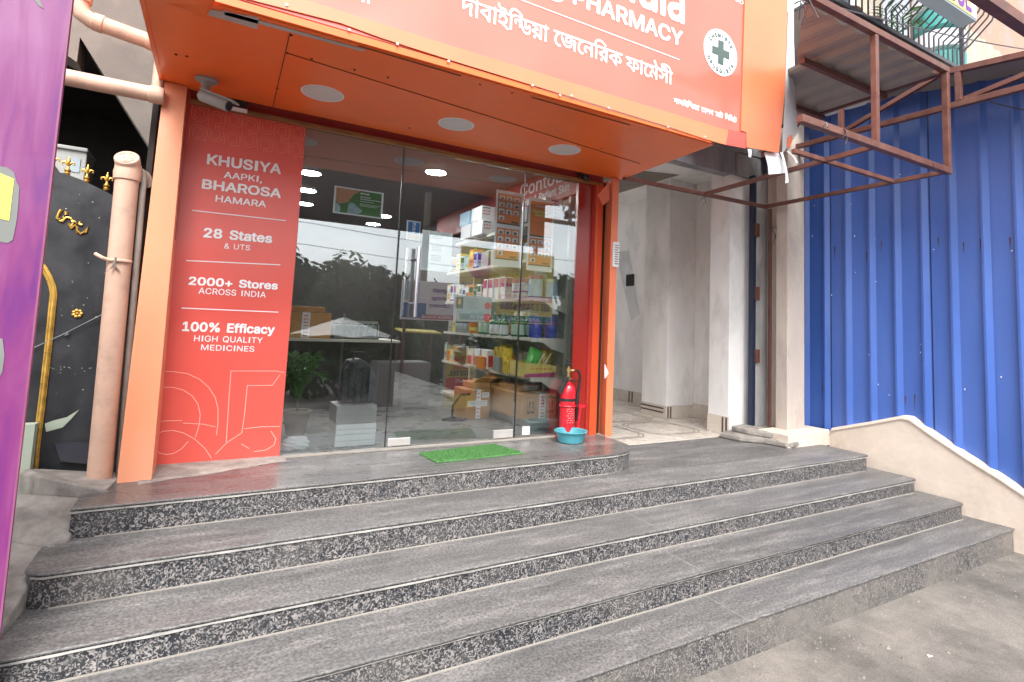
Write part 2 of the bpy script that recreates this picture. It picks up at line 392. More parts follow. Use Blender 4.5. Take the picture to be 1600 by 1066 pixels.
def brick_mat():
    m = bpy.data.materials.new('old_brick'); m.use_nodes = True
    t = m.node_tree; L = t.links.new; b = t.nodes['Principled BSDF']
    tc = t.nodes.new('ShaderNodeTexCoord'); mp = t.nodes.new('ShaderNodeMapping')
    mp.inputs['Rotation'].default_value = (R(90), 0, 0); mp.inputs['Scale'].default_value = (4.4, 4.4, 4.4)
    L(tc.outputs['Object'], mp.inputs[0])
    br = t.nodes.new('ShaderNodeTexBrick')
    br.inputs['Color1'].default_value = (0.36, 0.15, 0.09, 1); br.inputs['Color2'].default_value = (0.42, 0.24, 0.17, 1)
    br.inputs['Mortar'].default_value = (0.40, 0.34, 0.29, 1); br.inputs['Mortar Size'].default_value = 0.03
    L(mp.outputs[0], br.inputs[0])
    n = t.nodes.new('ShaderNodeTexNoise'); n.inputs['Scale'].default_value = 2.5; n.inputs['Detail'].default_value = 8
    L(tc.outputs['Object'], n.inputs[0])
    mr = t.nodes.new('ShaderNodeMapRange'); mr.inputs[1].default_value = 0.5; mr.inputs[2].default_value = 0.62; mr.inputs[4].default_value = 0.85
    L(n.outputs['Fac'], mr.inputs[0])
    mx = t.nodes.new('ShaderNodeMix'); mx.data_type = 'RGBA'; L(mr.outputs[0], mx.inputs['Factor']); L(br.outputs[0], mx.inputs[6])
    mx.inputs[7].default_value = (0.30, 0.26, 0.23, 1)
    L(mx.outputs[2], b.inputs['Base Color']); b.inputs['Roughness'].default_value = 0.9
    return m
M['brick'] = brick_mat()

def purple_mat():
    m = bpy.data.materials.new('streaky_purple_paint'); m.use_nodes = True
    t = m.node_tree; L = t.links.new; b = t.nodes['Principled BSDF']
    tc = t.nodes.new('ShaderNodeTexCoord'); mp = t.nodes.new('ShaderNodeMapping')
    mp.inputs['Scale'].default_value = (9, 3, 1.3)
    L(tc.outputs['Object'], mp.inputs[0])
    n = t.nodes.new('ShaderNodeTexNoise'); n.inputs['Scale'].default_value = 1.6; n.inputs['Detail'].default_value = 6; n.inputs['Distortion'].default_value = 0.8
    L(mp.outputs[0], n.inputs[0])
    cr = t.nodes.new('ShaderNodeValToRGB'); e = cr.color_ramp
    e.elements[0].position = 0.3; e.elements[0].color = (0.105, 0.010, 0.135, 1)
    e.elements[1].position = 0.72; e.elements[1].color = (0.215, 0.062, 0.18, 1)
    x = e.elements.new(0.5); x.color = (0.175, 0.026, 0.135, 1)
    L(n.outputs['Fac'], cr.inputs[0]); L(cr.outputs[0], b.inputs['Base Color'])
    b.inputs['Roughness'].default_value = 0.42
    b.inputs['Coat Weight'].default_value = 0.12
    return m
M['purple'] = purple_mat()

M['navy'] = mat('dark_navy_edge', (0.012, 0.02, 0.05), 0.5)
M['skyblock'] = mat('dark_maroon_blocker', (0.03, 0.012, 0.012), 0.8)  # for the added panel that blocks mirrored sky
M['darkpink'] = mat('dull_pink_edge', (0.22, 0.06, 0.14), 0.5)
M['palepatch'] = mat('pale_grey_filler', (0.66, 0.67, 0.67), 0.85, var=0.1, dirt=(0.45, 0.44, 0.43), dirt_amt=0.6)
M['stone'] = mat('grey_grit', (0.2, 0.18, 0.155), 0.9, var=0.4, scale=30)
M['redorange'] = mat('red_orange_cladding', (0.60, 0.075, 0.022), 0.38, var=0.1, scale=2, coat=0.5, coat_rough=0.2, stretch=(2, 2, 0.3))
M['licence'] = mat('greyish_print_paper', (0.42, 0.43, 0.42), 0.6, var=0.06)
M['rustbrown'] = mat('dark_rust_pipe', (0.085, 0.038, 0.03), 0.6, var=0.3, scale=10)
M['plate'] = mat('pale_scuffed_steel_plate', (0.46, 0.46, 0.46), 0.6, var=0.3, scale=5, dirt=(0.16, 0.15, 0.15), dirt_amt=0.8, dirt_scale=4, stretch=(1, 1, 0.3))
M['tornwhite'] = mat('dull_white_torn_sheet', (0.68, 0.65, 0.64), 0.55, var=0.06, dirt=(0.45, 0.42, 0.4), dirt_amt=0.5)
M['labelpink'] = mat('faded_red_label', (0.72, 0.20, 0.20), 0.5)

# ---------------------------------------------------------------- mesh helpers
class MB:
    """Collects shapes in world space; build() links them as one mesh object."""
    def __init__(s): s.v = []; s.f = []
    def add(s, vs_, fs):
        o = len(s.v); s.v += [tuple(p) for p in vs_]; s.f += [tuple(i + o for i in f) for f in fs]; return s
    def box(s, x0, x1, y0, y1, z0, z1):
        return s.add([(x0, y0, z0), (x1, y0, z0), (x1, y1, z0), (x0, y1, z0), (x0, y0, z1), (x1, y0, z1), (x1, y1, z1), (x0, y1, z1)],
                     [(3, 2, 1, 0), (4, 5, 6, 7), (0, 1, 5, 4), (1, 2, 6, 5), (2, 3, 7, 6), (3, 0, 4, 7)])
    def obox(s, c, ax, ay, az):
        """box from a centre and three half-axis vectors"""
        c, ax, ay, az = Vector(c), Vector(ax), Vector(ay), Vector(az)
        p = [c + i * ax + j * ay + k * az for k in (-1, 1) for i, j in ((-1, -1), (1, -1), (1, 1), (-1, 1))]
        return s.add(p, [(3, 2, 1, 0), (4, 5, 6, 7), (0, 1, 5, 4), (1, 2, 6, 5), (2, 3, 7, 6), (3, 0, 4, 7)])
    def bar(s, a, b, w, h=None):
        a, b = Vector(a), Vector(b); d = (b - a)
        h = h or w
        up = Vector((0, 0, 1)) if abs(d.normalized().z) < 0.95 else Vector((0, 1, 0))
        sx = d.cross(up).normalized(); sy = sx.cross(d).normalized()
        return s.obox((a + b) / 2, d / 2, sx * w / 2, sy * h / 2)
    def tube(s, pts, r, n=10, cap=True):
        pts = [Vector(p) for p in pts]; rs = r if isinstance(r, (list, tuple)) else [r] * len(pts)
        rings = []; prev = None
        for i, p in enumerate(pts):
            d = (pts[min(i + 1, len(pts) - 1)] - pts[max(i - 1, 0)]).normalized()
            if prev is None:
                ref = Vector((0, 0, 1)) if abs(d.z) < 0.9 else Vector((1, 0, 0))
                a = d.cross(ref).normalized()
            else:
                a = (prev - d * prev.dot(d)).normalized()
            prev = a; b = d.cross(a)
            rings.append([p + (a * math.cos(t) + b * math.sin(t)) * rs[i] for t in (2 * math.pi * k / n for k in range(n))])
        o = len(s.v); s.v += [tuple(q) for ring in rings for q in ring]
        for i in range(len(pts) - 1):
            for k in range(n):
                k2 = (k + 1) % n
                s.f.append((o + i * n + k, o + i * n + k2, o + (i + 1) * n + k2, o + (i + 1) * n + k))
        if cap:
            s.f.append(tuple(o + k for k in reversed(range(n)))); s.f.append(tuple(o + (len(pts) - 1) * n + k for k in range(n)))
        return s
    def lathe(s, c, prof, n=24, axis=(0, 0, 1)):
        """prof: [(radius, height along axis)]"""
        c = Vector(c); ax = Vector(axis).normalized()
        ref = Vector((0, 0, 1)) if abs(ax.z) < 0.9 else Vector((1, 0, 0))
        a = ax.cross(ref).normalized(); b = ax.cross(a)
        o = len(s.v)
        for r, h in prof:
            for k in range(n):
                t = 2 * math.pi * k / n
                s.v.append(tuple(c + ax * h + (a * math.cos(t) + b * math.sin(t)) * r))
        for i in range(len(prof) - 1):
            for k in range(n):
                k2 = (k + 1) % n
                s.f.append((o + i * n + k, o + i * n + k2, o + (i + 1) * n + k2, o + (i + 1) * n + k))
        if prof[0][0] > 1e-5: s.f.append(tuple(o + k for k in reversed(range(n))))
        if prof[-1][0] > 1e-5: s.f.append(tuple(o + (len(prof) - 1) * n + k for k in range(n)))
        return s
    def prism(s, poly, d):
        """polygon of 3-D points swept by the vector d"""
        p = [Vector(q) for q in poly]; d = Vector(d); n = len(p)
        o = len(s.v); s.v += [tuple(q) for q in p] + [tuple(q + d) for q in p]
        s.f.append(tuple(o + i for i in range(n))); s.f.append(tuple(o + n + i for i in reversed(range(n))))
        for i in range(n):
            j = (i + 1) % n
            s.f.append((o + i, o + n + i, o + n + j, o + j))
        return s
    def stroke(s, pts, w, y, closed=False, t=0.002):
        """a printed line of width w along (x, z) points on the plane Y = y, 2 mm proud towards the street; mitred"""
        pts = [Vector((p[0], p[1])) for p in pts]; n = len(pts); L_ = []; R_ = []
        for i, p in enumerate(pts):
            a = pts[i - 1] if (i > 0 or closed) else None
            b = pts[(i + 1) % n] if (i < n - 1 or closed) else None
            d1 = (p - a).normalized() if a is not None and (p - a).length > 1e-9 else None
            d2 = (b - p).normalized() if b is not None and (b - p).length > 1e-9 else None
            d1 = d1 or d2; d2 = d2 or d1
            d = (d1 + d2); d = d.normalized() if d.length > 1e-6 else d1
            nn = Vector((-d.y, d.x)); k = max(0.35, abs(nn.dot(Vector((-d1.y, d1.x)))))
            L_.append(p + nn * w / 2 / k); R_.append(p - nn * w / 2 / k)
        o = len(s.v)
        for a, b in zip(L_, R_): s.v += [(a.x, y, a.y), (b.x, y, b.y)]
        for i in range(n if closed else n - 1):
            j = (i + 1) % n
            s.f.append((o + 2 * i, o + 2 * i + 1, o + 2 * j + 1, o + 2 * j))
        return s
    def build(s, name, m, parent=None, loc=None, smooth=False, bevel=0.0, seg=2, flip=True):
        me = bpy.data.meshes.new(name)
        o = bpy.data.objects.new(name, me); COL.objects.link(o)
        root = Matrix.Identity(4)
        if parent is not None:
            o.parent = parent
            q = parent
            while q is not None:
                root = q.matrix_basis @ root; q = q.parent
        elif loc is not None:
            o.location = loc; root = o.matrix_basis.copy()
        inv = root.inverted()
        me.from_pydata([inv @ Vector(p) for p in s.v], [], s.f)
        bm = bmesh.new(); bm.from_mesh(me)
        if flip: bmesh.ops.recalc_face_normals(bm, faces=bm.faces)
        bm.to_mesh(me); bm.free()
        me.materials.append(M[m] if isinstance(m, str) else m)
        if smooth:
            me.polygons.foreach_set('use_smooth', [True] * len(me.polygons))
            me.set_sharp_from_angle(angle=R(40))
        if bevel:
            b = o.modifiers.new('bevel', 'BEVEL'); b.width = bevel; b.segments = seg; b.limit_method = 'ANGLE'; b.angle_limit = R(40)
        return o

def tag(o, label, cat, group=None, kind=None):
    if label: o['label'] = label
    if cat: o['category'] = cat
    if group: o['group'] = group
    if kind: o['kind'] = kind
    return o
def thing(name, label, cat, loc=(0, 0, 0), rotz=0, group=None):
    o = bpy.data.objects.new(name, None); COL.objects.link(o)
    o.empty_display_size = 0.1
    o.location = loc; o.rotation_euler = (0, 0, rotz)
    return tag(o, label, cat, group)
def dup(root, loc, rotz=0.0, label=None, scale=None):
    r = root.copy(); COL.objects.link(r); r.location = loc; r.rotation_euler = (0, 0, rotz)
    if scale: r.scale = scale
    if label: r['label'] = label
    for ch in list(root.children):
        c = ch.copy(); COL.objects.link(c); c.parent = r
        for g in list(ch.children):
            d = g.copy(); COL.objects.link(d); d.parent = c
    return r

# ---------------------------------------------------------------- lettering: outlines of Blender's own fonts, cut into scan lines
FONTS = {}
def font(key):
    if key in FONTS: return FONTS[key]
    f = None
    try:
        base = bpy.utils.system_resource('DATAFILES', path='fonts')
        want = {'latin': 'Inter.woff2', 'bengali': 'Bengali'}[key]
        fn = [x for x in os.listdir(base) if want in x][0]
        f = bpy.data.fonts.load(os.path.join(base, fn))
    except Exception:
        f = None
    FONTS[key] = f
    return f
def raw_outlines(txt, key):
    c = bpy.data.curves.new('lettering', 'FONT'); c.body = txt
    f = font(key) if key else None
    if f: c.font = f
    o = bpy.data.objects.new('lettering', c); COL.objects.link(o)
    dg = bpy.context.evaluated_depsgraph_get()
    cu = o.to_curve(dg)
    res = []
    for sp in cu.splines:
        pts = []
        bp = sp.bezier_points; n = len(bp)
        for i in range(n):
            a, b = bp[i], bp[(i + 1) % n]
            p0, p1, p2, p3 = a.co, a.handle_right, b.handle_left, b.co
            for k in range(6):
                t = k / 6
                q = p0 * (1 - t) ** 3 + p1 * 3 * t * (1 - t) ** 2 + p2 * 3 * t * t * (1 - t) + p3 * t ** 3
                pts.append((q.x, q.y))
        if len(pts) > 2: res.append(np.array(pts))
    o.to_curve_clear()
    bpy.data.objects.remove(o); bpy.data.curves.remove(c)
    return res
GLYPH = {}
def _span(ps): a = np.concatenate(ps)[:, 0]; return a.max() - a.min()
def glyph(ch):
    """one latin letter: its outlines and how far the pen moves on (a straight I, without serifs)"""
    if ch not in GLYPH:
        if ch == 'I':
            h = np.concatenate(raw_outlines('H', 'latin')); top = h[:, 1].max()
            GLYPH[ch] = ([np.array([(.085, 0), (.18, 0), (.18, top), (.085, top)])], .265)
        elif ch == ' ': GLYPH[ch] = ([], .29)
        else: GLYPH[ch] = (raw_outlines(ch, 'latin'), _span(raw_outlines('H' + ch + 'H', 'latin')) - _span(raw_outlines('HH', 'latin')))
    return GLYPH[ch]
def outlines(txt, key):
    if key != 'latin': return raw_outlines(txt, key)
    pen, res = 0.0, []
    for ch in txt:
        ps, ad = glyph(ch)
        res += [q + np.array([pen, 0.0]) for q in ps]; pen += ad
    return res
def runs(polys, y):
    xs = []
    for p in polys:
        q = np.roll(p, -1, axis=0)
        up = (p[:, 1] <= y) & (q[:, 1] > y); dn = (p[:, 1] > y) & (q[:, 1] <= y)
        for m_, w in ((up, 1), (dn, -1)):
            a, b = p[m_], q[m_]
            if len(a):
                x = a[:, 0] + (y - a[:, 1]) * (b[:, 0] - a[:, 0]) / (b[:, 1] - a[:, 1])
                xs += [(v, w) for v in x]
    xs.sort(); out = []; w = 0
    for x, d in xs:
        if w == 0: st = x
        w += d
        if w == 0 and x - st > 1e-6: out.append([st, x])
    return out
def letters(mb, polys, fn, rows=44, bold=0.0, box=None):
    """rectangles for the inside of the outlines; fn maps (u, v) in the outlines' own box (0..1) to a 3-D point"""
    if not polys: return
    allp = np.concatenate(polys)
    x0, x1 = (allp[:, 0].min(), allp[:, 0].max()); y0, y1 = (allp[:, 1].min(), allp[:, 1].max())
    if box: y0, y1 = box
    h = (y1 - y0) / rows
    lo = int(math.floor((allp[:, 1].min() - y0) / h)) - 1; hi = int(math.ceil((allp[:, 1].max() - y0) / h)) + 1
    for r in range(lo, hi):
        y = y0 + (r + 0.5) * h
        rr = []
        for dy in ((0,) if bold == 0 else (-bold, 0, bold)):
            rr += [[a - bold * (0.5 if dy else 1), b + bold * (0.5 if dy else 1)] for a, b in runs(polys, y + dy * 0.9)]
        rr.sort(); mg = []
        for a, b in rr:
            if mg and a <= mg[-1][1]: mg[-1][1] = max(mg[-1][1], b)
            else: mg.append([a, b])
        v0, v1 = (y - h / 2 - y0) / (y1 - y0), (y + h / 2 - y0) / (y1 - y0)
        for a, b in mg:
            u0, u1 = (a - x0) / (x1 - x0), (b - x0) / (x1 - x0)
            mb.add([fn(u0, v0), fn(u1, v0), fn(u1, v1), fn(u0, v1)], [(0, 1, 2, 3)])
def text_on(mb, txt, x0, x1, z0, z1, y, key='latin', bold=0.0, rows=44, z0b=None, base=False):
    """lettering between x0..x1 (bottom z0 at the left, z0b at the right) and cap height z1-z0 on the plane Y = y"""
    polys = outlines(txt, key)
    z0b = z0 if z0b is None else z0b
    box = None
    if base:                                        # fit cap height from the base line instead of the whole box
        cap = np.concatenate(outlines('H', key)); box = (0.0, cap[:, 1].max())
    letters(mb, polys, lambda u, v: (x0 + u * (x1 - x0), y, z0 + u * (z0b - z0) + v * (z1 - z0)), rows, bold, box)
def text_px(mb, txt, lb, lt, rb, y, key='latin', bold=0.0, rows=40, base=False):
    a, t, b = aY(*lb, y), aY(*lt, y), aY(*rb, y)
    text_on(mb, txt, a.x, b.x, a.z, t.z, y, key, bold, rows, b.z, base)
def arc(cx, cz, r, a0, a1, n=20, rz=None):
    return [(cx + r * math.cos(R(a0 + (a1 - a0) * i / n)), cz + (rz or r) * math.sin(R(a0 + (a1 - a0) * i / n))) for i in range(n + 1)]
def quad_y(mb, x0, x1, z0, z1, y):
    mb.add([(x0, y, z0), (x1, y, z0), (x1, y, z1), (x0, y, z1)], [(0, 1, 2, 3)])

# ================================================================ THE GROUND
g = MB(); g.box(-60, 60, -60, 40, STREET - 0.5, STREET)
tag(g.build('street', 'street'), 'dusty grey concrete street apron at the foot of the steps', 'street', kind='structure')

# ================================================================ GRANITE STAIRCASE
stair = thing('granite_staircase', 'broad grey granite steps with speckled black risers below the shop', 'staircase', (2.5, -1.2, STREET))
ZS = [0.0, -0.142, -0.285, -0.40, -0.525, STREET]
YS = [-0.745, -1.135, -1.50, -1.86, -2.165]
XL_ = [-0.52, -0.60, -0.62, -0.66, -0.70]
XR = [3.05, 5.46, 5.58, 5.62, 5.93]
def step_outline(x0, x1, yf, yb, rl, rr, n=8):
    pts = [(x0, yb)]
    if rl: pts += [(x0 + rl - rl * math.cos(R(90 * k / n)), yf + rl - rl * math.sin(R(90 * k / n))) for k in range(n + 1)]
    else: pts.append((x0, yf))
    if rr: pts += [(x1 - rr + rr * math.sin(R(90 * k / n)), yf + rr - rr * math.cos(R(90 * k / n))) for k in range(n + 1)]
    else: pts.append((x1, yf))
    pts.append((x1, yb)); return pts
for i in range(5):
    rr = (0.36, 0.05, 0.06, 0.09, 0.30)[i]; rl = (0.0, 0.10, 0.07, 0.05, 0.05)[i]
    yb = (0.0, 0.9, -0.8, -1.2, -1.6)[i]
    st = MB()
    out = step_outline(XL_[i], XR[i], YS[i] + 0.006, yb, rl, rr)
    zt = ZS[i] - 0.013
    st.prism([(x, y, STREET - 0.05 if i == 4 else ZS[i + 1] - 0.06) for x, y in out], (0, 0, zt - (STREET - 0.05 if i == 4 else ZS[i + 1] - 0.06)))
    ris = st.build('riser', 'granite' if i < 4 else 'granite_dusty', stair)
    tr = MB()
    out2 = step_outline(XL_[i] - 0.004, XR[i] + 0.006, YS[i] - 0.004, yb, rl, rr)
    rj = random.Random(40 + i); o3 = []                 # worn front edge: a few millimetres in and out
    for (xa_, ya_), (xb_, yb_) in zip(out2, out2[1:] + out2[:1]):
        o3.append((xa_, ya_))
        if abs(ya_ - yb_) < 1e-6 and ya_ < YS[i] + .01 and xb_ - xa_ > .3:
            n_ = int((xb_ - xa_) / .045)
            o3 += [(xa_ + (xb_ - xa_) * k / n_, ya_ + abs(rj.gauss(0, .0016)) + (.006 if rj.random() < .025 else 0)) for k in range(1, n_)]
    tr.prism([(x, y, zt + 0.001) for x, y in o3], (0, 0, 0.012))
    t_ = tr.build('tread', 'platform' if i < 1 else 'tread', stair, bevel=0.005, seg=3)
    if i < 4:
        ns = MB(); path = out2[1:-1] if not rl else out2[1 + 4:-1]
        hn0 = (.010, .011, .011, .004)[i]; rj = random.Random(60 + i); pts = []
        for (xa_, ya_), (xb_, yb_) in zip(path[:-1], path[1:]):
            n_ = max(1, int(math.hypot(xb_ - xa_, yb_ - ya_) / .07)); pts += [Vector((xa_ + (xb_ - xa_) * k / n_, ya_ + (yb_ - ya_) * k / n_ - .0005, zt - .0005)) for k in range(n_)]
        pts.append(Vector((*path[-1], zt - .0005))); hn = hn0
        for a, b in zip(pts[:-1], pts[1:]):
            if (b - a).length > 1e-4:
                d = (b - a).normalized(); nrm = Vector((d.y, -d.x, 0))
                dz = Vector((0, 0, -hn)); hn = hn0 * rj.uniform(.72, 1.12); dz2 = Vector((0, 0, -hn))
                ns.add([a - nrm * .001, b - nrm * .001, b - nrm * .003 + dz2, a - nrm * .003 + dz, a - nrm * .012 + dz, b - nrm * .012 + dz2], [(0, 1, 2, 3), (3, 2, 5, 4)])
        nn = ns.build('nosing', 'nosing', stair)
    for x in ((2.498,), (2.498,), (2.498,), (2.498,), (2.498,))[i]:
        jt = MB(); jt.box(x, x + 0.0035, YS[i] - 0.0, (YS[i - 1] if i else -0.0), ZS[i] - 0.004, ZS[i] + 0.0007); jt.build('joint', 'grout', stair)
        jt = MB(); jt.box(x, x + 0.0035, YS[i] + 0.0045, YS[i] + 0.02, ZS[i + 1], zt - 0.02); jt.build('joint', 'grout', stair)
# line of mortar where each riser meets the tread below
mo = MB()
for i in range(4):
    mo.box(XL_[i] + 0.1, XR[i] - (0.4 if i == 0 else 0.08), YS[i] - 0.008, YS[i] + 0.004, ZS[i + 1] - 0.01, ZS[i + 1] + 0.0035)
mo.build('mortar_line', 'grout', stair)
# cement patch below the red panel
cp = MB()
cv = [(-0.30, -0.01, .03)] + [(-.28 + k * .075, -.012, .012) for k in range(11)]
rnd = random.Random(31)
cv2 = [(x, -.10 - .30 * (1 - max(0, (x + .3) / .8)) ** .8 + rnd.uniform(-.02, .02), .0012) for x, _, _ in cv]
for k in range(len(cv) - 1):
    m0, m1 = Vector(cv[k]).lerp(Vector(cv2[k]), .45), Vector(cv[k + 1]).lerp(Vector(cv2[k + 1]), .45); m0.z = m1.z = .009
    cp.add([cv[k], cv[k + 1], m1, m0, cv2[k + 1], cv2[k]], [(0, 1, 2, 3), (3, 2, 4, 5)])
cp.build('cement_patch', 'cement', stair)

# ================================================================ CANOPY AND SIGN
SOF = 2.357
FY = -1.344
sb = thing('shop_sign_canopy', 'orange box canopy with coral shop banner along its front', 'shop sign', (1.4, -0.7, SOF))
c = MB(); c.prism([(-0.40, FY + 0.02, SOF), (3.10, FY + 0.02, SOF), (3.17, -0.10, SOF), (-0.40, -0.10, SOF)], (0, 0, 0.02))
c.build('soffit', 'orange', sb)
c = MB(); c.box(-0.42, -0.40, FY + 0.02, -0.06, SOF - 0.004, 4.4); c.build('side_panel', 'orange', sb)
c = MB(); c.box(-0.39, 3.09, -0.15, -0.09, SOF + 0.03, 4.4); c.build('back_panel', 'greyback', sb)
# seams, gaps and screw heads of the soffit
s_ = MB()
a, b = aZ(453, 52, SOF - 0.003), aZ(426, 168, SOF - 0.003)
s_.bar(a, (b.x, -0.12, SOF - 0.003), 0.0035, 0.004)
s_.bar(aZ(448, 83, SOF - 0.003), aZ(1000, 256, SOF - 0.003), 0.0015, 0.004)
s_.bar(aZ(560, 72, SOF - 0.004), aZ(720, 119, SOF - 0.004), 0.004, 0.004)
s_.bar(aZ(830, 152, SOF - 0.004), aZ(985, 196, SOF - 0.004), 0.004, 0.004)
for px, py in ((275, 85), (292, 88), (455, 55), (449, 83), (487, 92), (554, 109), (606, 121), (433, 138), (640, 200), (750, 132), (800, 145), (940, 232)):
    p = aZ(px, py, SOF - 0.002); s_.lathe(p, [(0.007, 0), (0.007, -0.003)], 8)
s_.build('seam', 'seam', sb)
gp = MB()
gp.prism([aZ(340, 15, SOF - 0.005), aZ(405, 34, SOF - 0.005), aZ(396, 58, SOF - 0.03), aZ(327, 31, SOF - 0.012)][:4], (0, 0, 0.004)) if False else None
gp.prism([aZ(250, 2, SOF - 0.004), aZ(404, 28, SOF - 0.004), aZ(402, 46, SOF - 0.004)][:3], (0, 0, 0.003))
gp.prism([aZ(349, 17, SOF - 0.004), aZ(352, 24, SOF - 0.004), aZ(568, 81, SOF - 0.004), aZ(570, 78, SOF - 0.004)], (0, 0, 0.003))
gp.build('gap_strip', 'greyback', sb)
lf = MB()
lf.prism([aZ(236, 0, SOF - 0.01), aZ(330, -22, SOF - 0.02), aZ(336, 2, SOF - 0.02), aZ(322, 28, SOF - 0.045), aZ(300, 22, SOF - 0.02)], (0, 0, 0.005))
lf.build('loose_flap', 'orange', sb)
# banner board on the front
bn = MB()
nx, nz = 60, 20
BX0, BX1, BZ0, BZ1 = -0.42, 3.41, 2.405, 4.40
vs2 = []
for j in range(nz + 1):
    for i in range(nx + 1):
        x = BX0 + (BX1 - BX0) * i / nx; z = BZ0 + (BZ1 - BZ0) * j / nz
        vs2.append((x, FY, z))
bn.add(vs2, [(j * (nx + 1) + i, j * (nx + 1) + i + 1, (j + 1) * (nx + 1) + i + 1, (j + 1) * (nx + 1) + i) for j in range(nz) for i in range(nx)])
bn.box(BX0, BX1, FY + 0.004, FY + 0.02, BZ0, BZ1)
banner = bn.build('banner', 'banner', sb, flip=False)
st_ = MB()
a = [(-0.42, 2.395), (0.42, 2.43), (0.62, 2.415), (1.0, 2.405), (2.0, 2.392), (2.6, 2.385), (3.0, 2.372), (3.20, 2.375), (3.235, 2.49), (1.0, 2.487), (-0.42, 2.50)]
st_.prism([(x, FY - 0.010, z) for x, z in a], (0, 0.008, 0)); st_.build('trim_strip', 'orange_front', sb)
cu = MB()                                             # curled lower lip of the soffit cladding
pp = [(0.50, 2.425, 0), (0.66, 2.385, -0.012), (0.74, 2.362, -0.02), (0.85, 2.368, -0.018), (1.1, 2.388, -0.008), (1.35, 2.398, 0)]
cu.prism([(x, FY - 0.004 + 0.012, z + 0.004) for x, z, _ in pp] + [(1.3, FY + 0.012, 2.41), (0.55, FY + 0.012, 2.43)], (0, 0.006, 0)); cu.build('curled_lip', 'greyback', sb)
ed = MB(); ed.prism([(-0.42, FY - 0.002, 2.362), (3.06, FY - 0.002, 2.362), (3.06, FY - 0.002, 2.374), (1.0, FY - 0.002, 2.40), (-0.42, FY - 0.002, 2.396)], (0, 0.02, 0)); ed.build('soffit_lip', 'orange', sb)
for px, py in ((546, 47), (621, 69), (701, 96), (832, 134), (875, 149), (893, 150), (951, 169), (1044, 199), (1102, 214), (448, 8)):
    p = aY(px, py, FY - 0.011); sc = MB(); sc.lathe(p, [(0.009, 0), (0.007, 0.004), (0, 0.005)], 8, axis=(0, -1, 0)); sc.build('screw', 'fitting', sb)
# right-hand cladding strip, red corner and torn grey sheet
rs = MB(); yy = FY - 0.012
q = [aY(1158, 204, yy), aY(1165, -30, yy), aY(1232, -40, yy), aY(1229, 60, yy), aY(1226, 150, yy), aY(1217, 239, yy), aY(1167, 230, yy), aY(1166, 207, yy)]
rs.prism(q, (0, 0.008, 0)); rs.build('end_strip', 'orange_front', sb)
rs = MB(); q = [aY(1139, 203, yy), aY(1165, 208, yy), aY(1165, 232, yy), aY(1134, 226, yy)]
rs.prism(q, (0, 0.006, 0)); rs.build('red_corner', 'redpanel', sb)
rs = MB()
q1 = [aY(1233, -40, FY + 0.01), aY(1230, 60, FY + 0.01), aY(1226, 160, FY + 0.01), aY(1222, 240, FY + 0.01)]
q2 = [aY(1240, -40, FY + 0.17), aY(1240, 60, FY + 0.17), aY(1243, 160, FY + 0.17), aY(1246, 208, FY + 0.17)]
for i in range(3): rs.prism([q1[i], q2[i], q2[i + 1], q1[i + 1]], (0.004, 0, 0))
rs.build('torn_sheet', 'tornwhite', sb)
rs = MB(); rs.prism([aY(1236, 210, FY + 0.05), aY(1239, 217, FY + 0.05), aY(1234, 232, FY + 0.05), aY(1230, 228, FY + 0.05), aY(1231, 217, FY + 0.05)], (0, 0.004, 0)); rs.build('orange_scrap', 'orange_front', sb)
for q, d in (([aY(1194, 238, FY + 0.03), aY(1216, 239, FY + 0.03), aY(1228, 271, FY + 0.02), aY(1200, 273, FY + 0.02)], .006),
             ([aY(1219, 238, FY), aY(1223, 238, FY), aY(1229, 286, FY - 0.02), aY(1225, 287, FY - 0.02)], .012),
             ([aY(1229, 236, FY), aY(1232, 236, FY), aY(1244, 255, FY - 0.02), aY(1242, 256, FY - 0.02)], .01),
             ([aY(1168, 233, FY), aY(1174, 233, FY), aY(1171, 247, FY), aY(1169, 245, FY)], .004)):
    rs = MB(); top_, bot_ = (q[0], q[1]), (q[3], q[2])     # curled, not flat
    for side in (0, .003):
        o_ = len(rs.v)
        for k in range(9):
            u = k / 8; bow = Vector((.0, -.035 * math.sin(u * 2.6) * d / .008 * .5 + side, 0))
            rs.v += [tuple(top_[0].lerp(bot_[0], u) + bow), tuple(top_[1].lerp(bot_[1], u) + bow * .5 + Vector((0, -.012 * u, 0)))]
        rs.f += [(o_ + 2 * k, o_ + 2 * k + 1, o_ + 2 * k + 3, o_ + 2 * k + 2) for k in range(8)]
    rs.build('torn_flap', 'white', sb, smooth=True)
# lettering on the banner
LY = FY - 0.003
lt = MB()
def bz(px, dy=0.0): return aY(px, 21 + 0.345 * (px - 735) + dy, LY)
t1, t2 = 2.700, 2.795
def bengali(mb, parts, x0, x1, z0, z1, y, rows=40, bold=0.012):
    """parts: [text, width share, vertical squeeze, lift]; conjuncts are set as two squeezed letters"""
    ws = []
    allp = []
    pen = 0.0
    for txt, sx, sy, lift, *kern in parts:
        ps = outlines(txt, 'bengali')
        if not ps: continue
        w0 = min(p[:, 0].min() for p in ps); w1 = max(p[:, 0].max() for p in ps)
        for p in ps:
            q = p.copy(); q[:, 0] = (q[:, 0] - w0) * sx + pen; q[:, 1] = (q[:, 1]) * sy + lift; allp.append(q)
        pen += (w1 - w0) * sx - 0.02 - (kern[0] if kern else 0)
    head = np.concatenate(outlines('\u09a6', 'bengali'))
    letters(mb, allp, lambda u, v: (x0 + u * (x1 - x0), y, z0 + v * (z1 - z0)), rows, bold, (head[:, 1].min(), head[:, 1].max()))
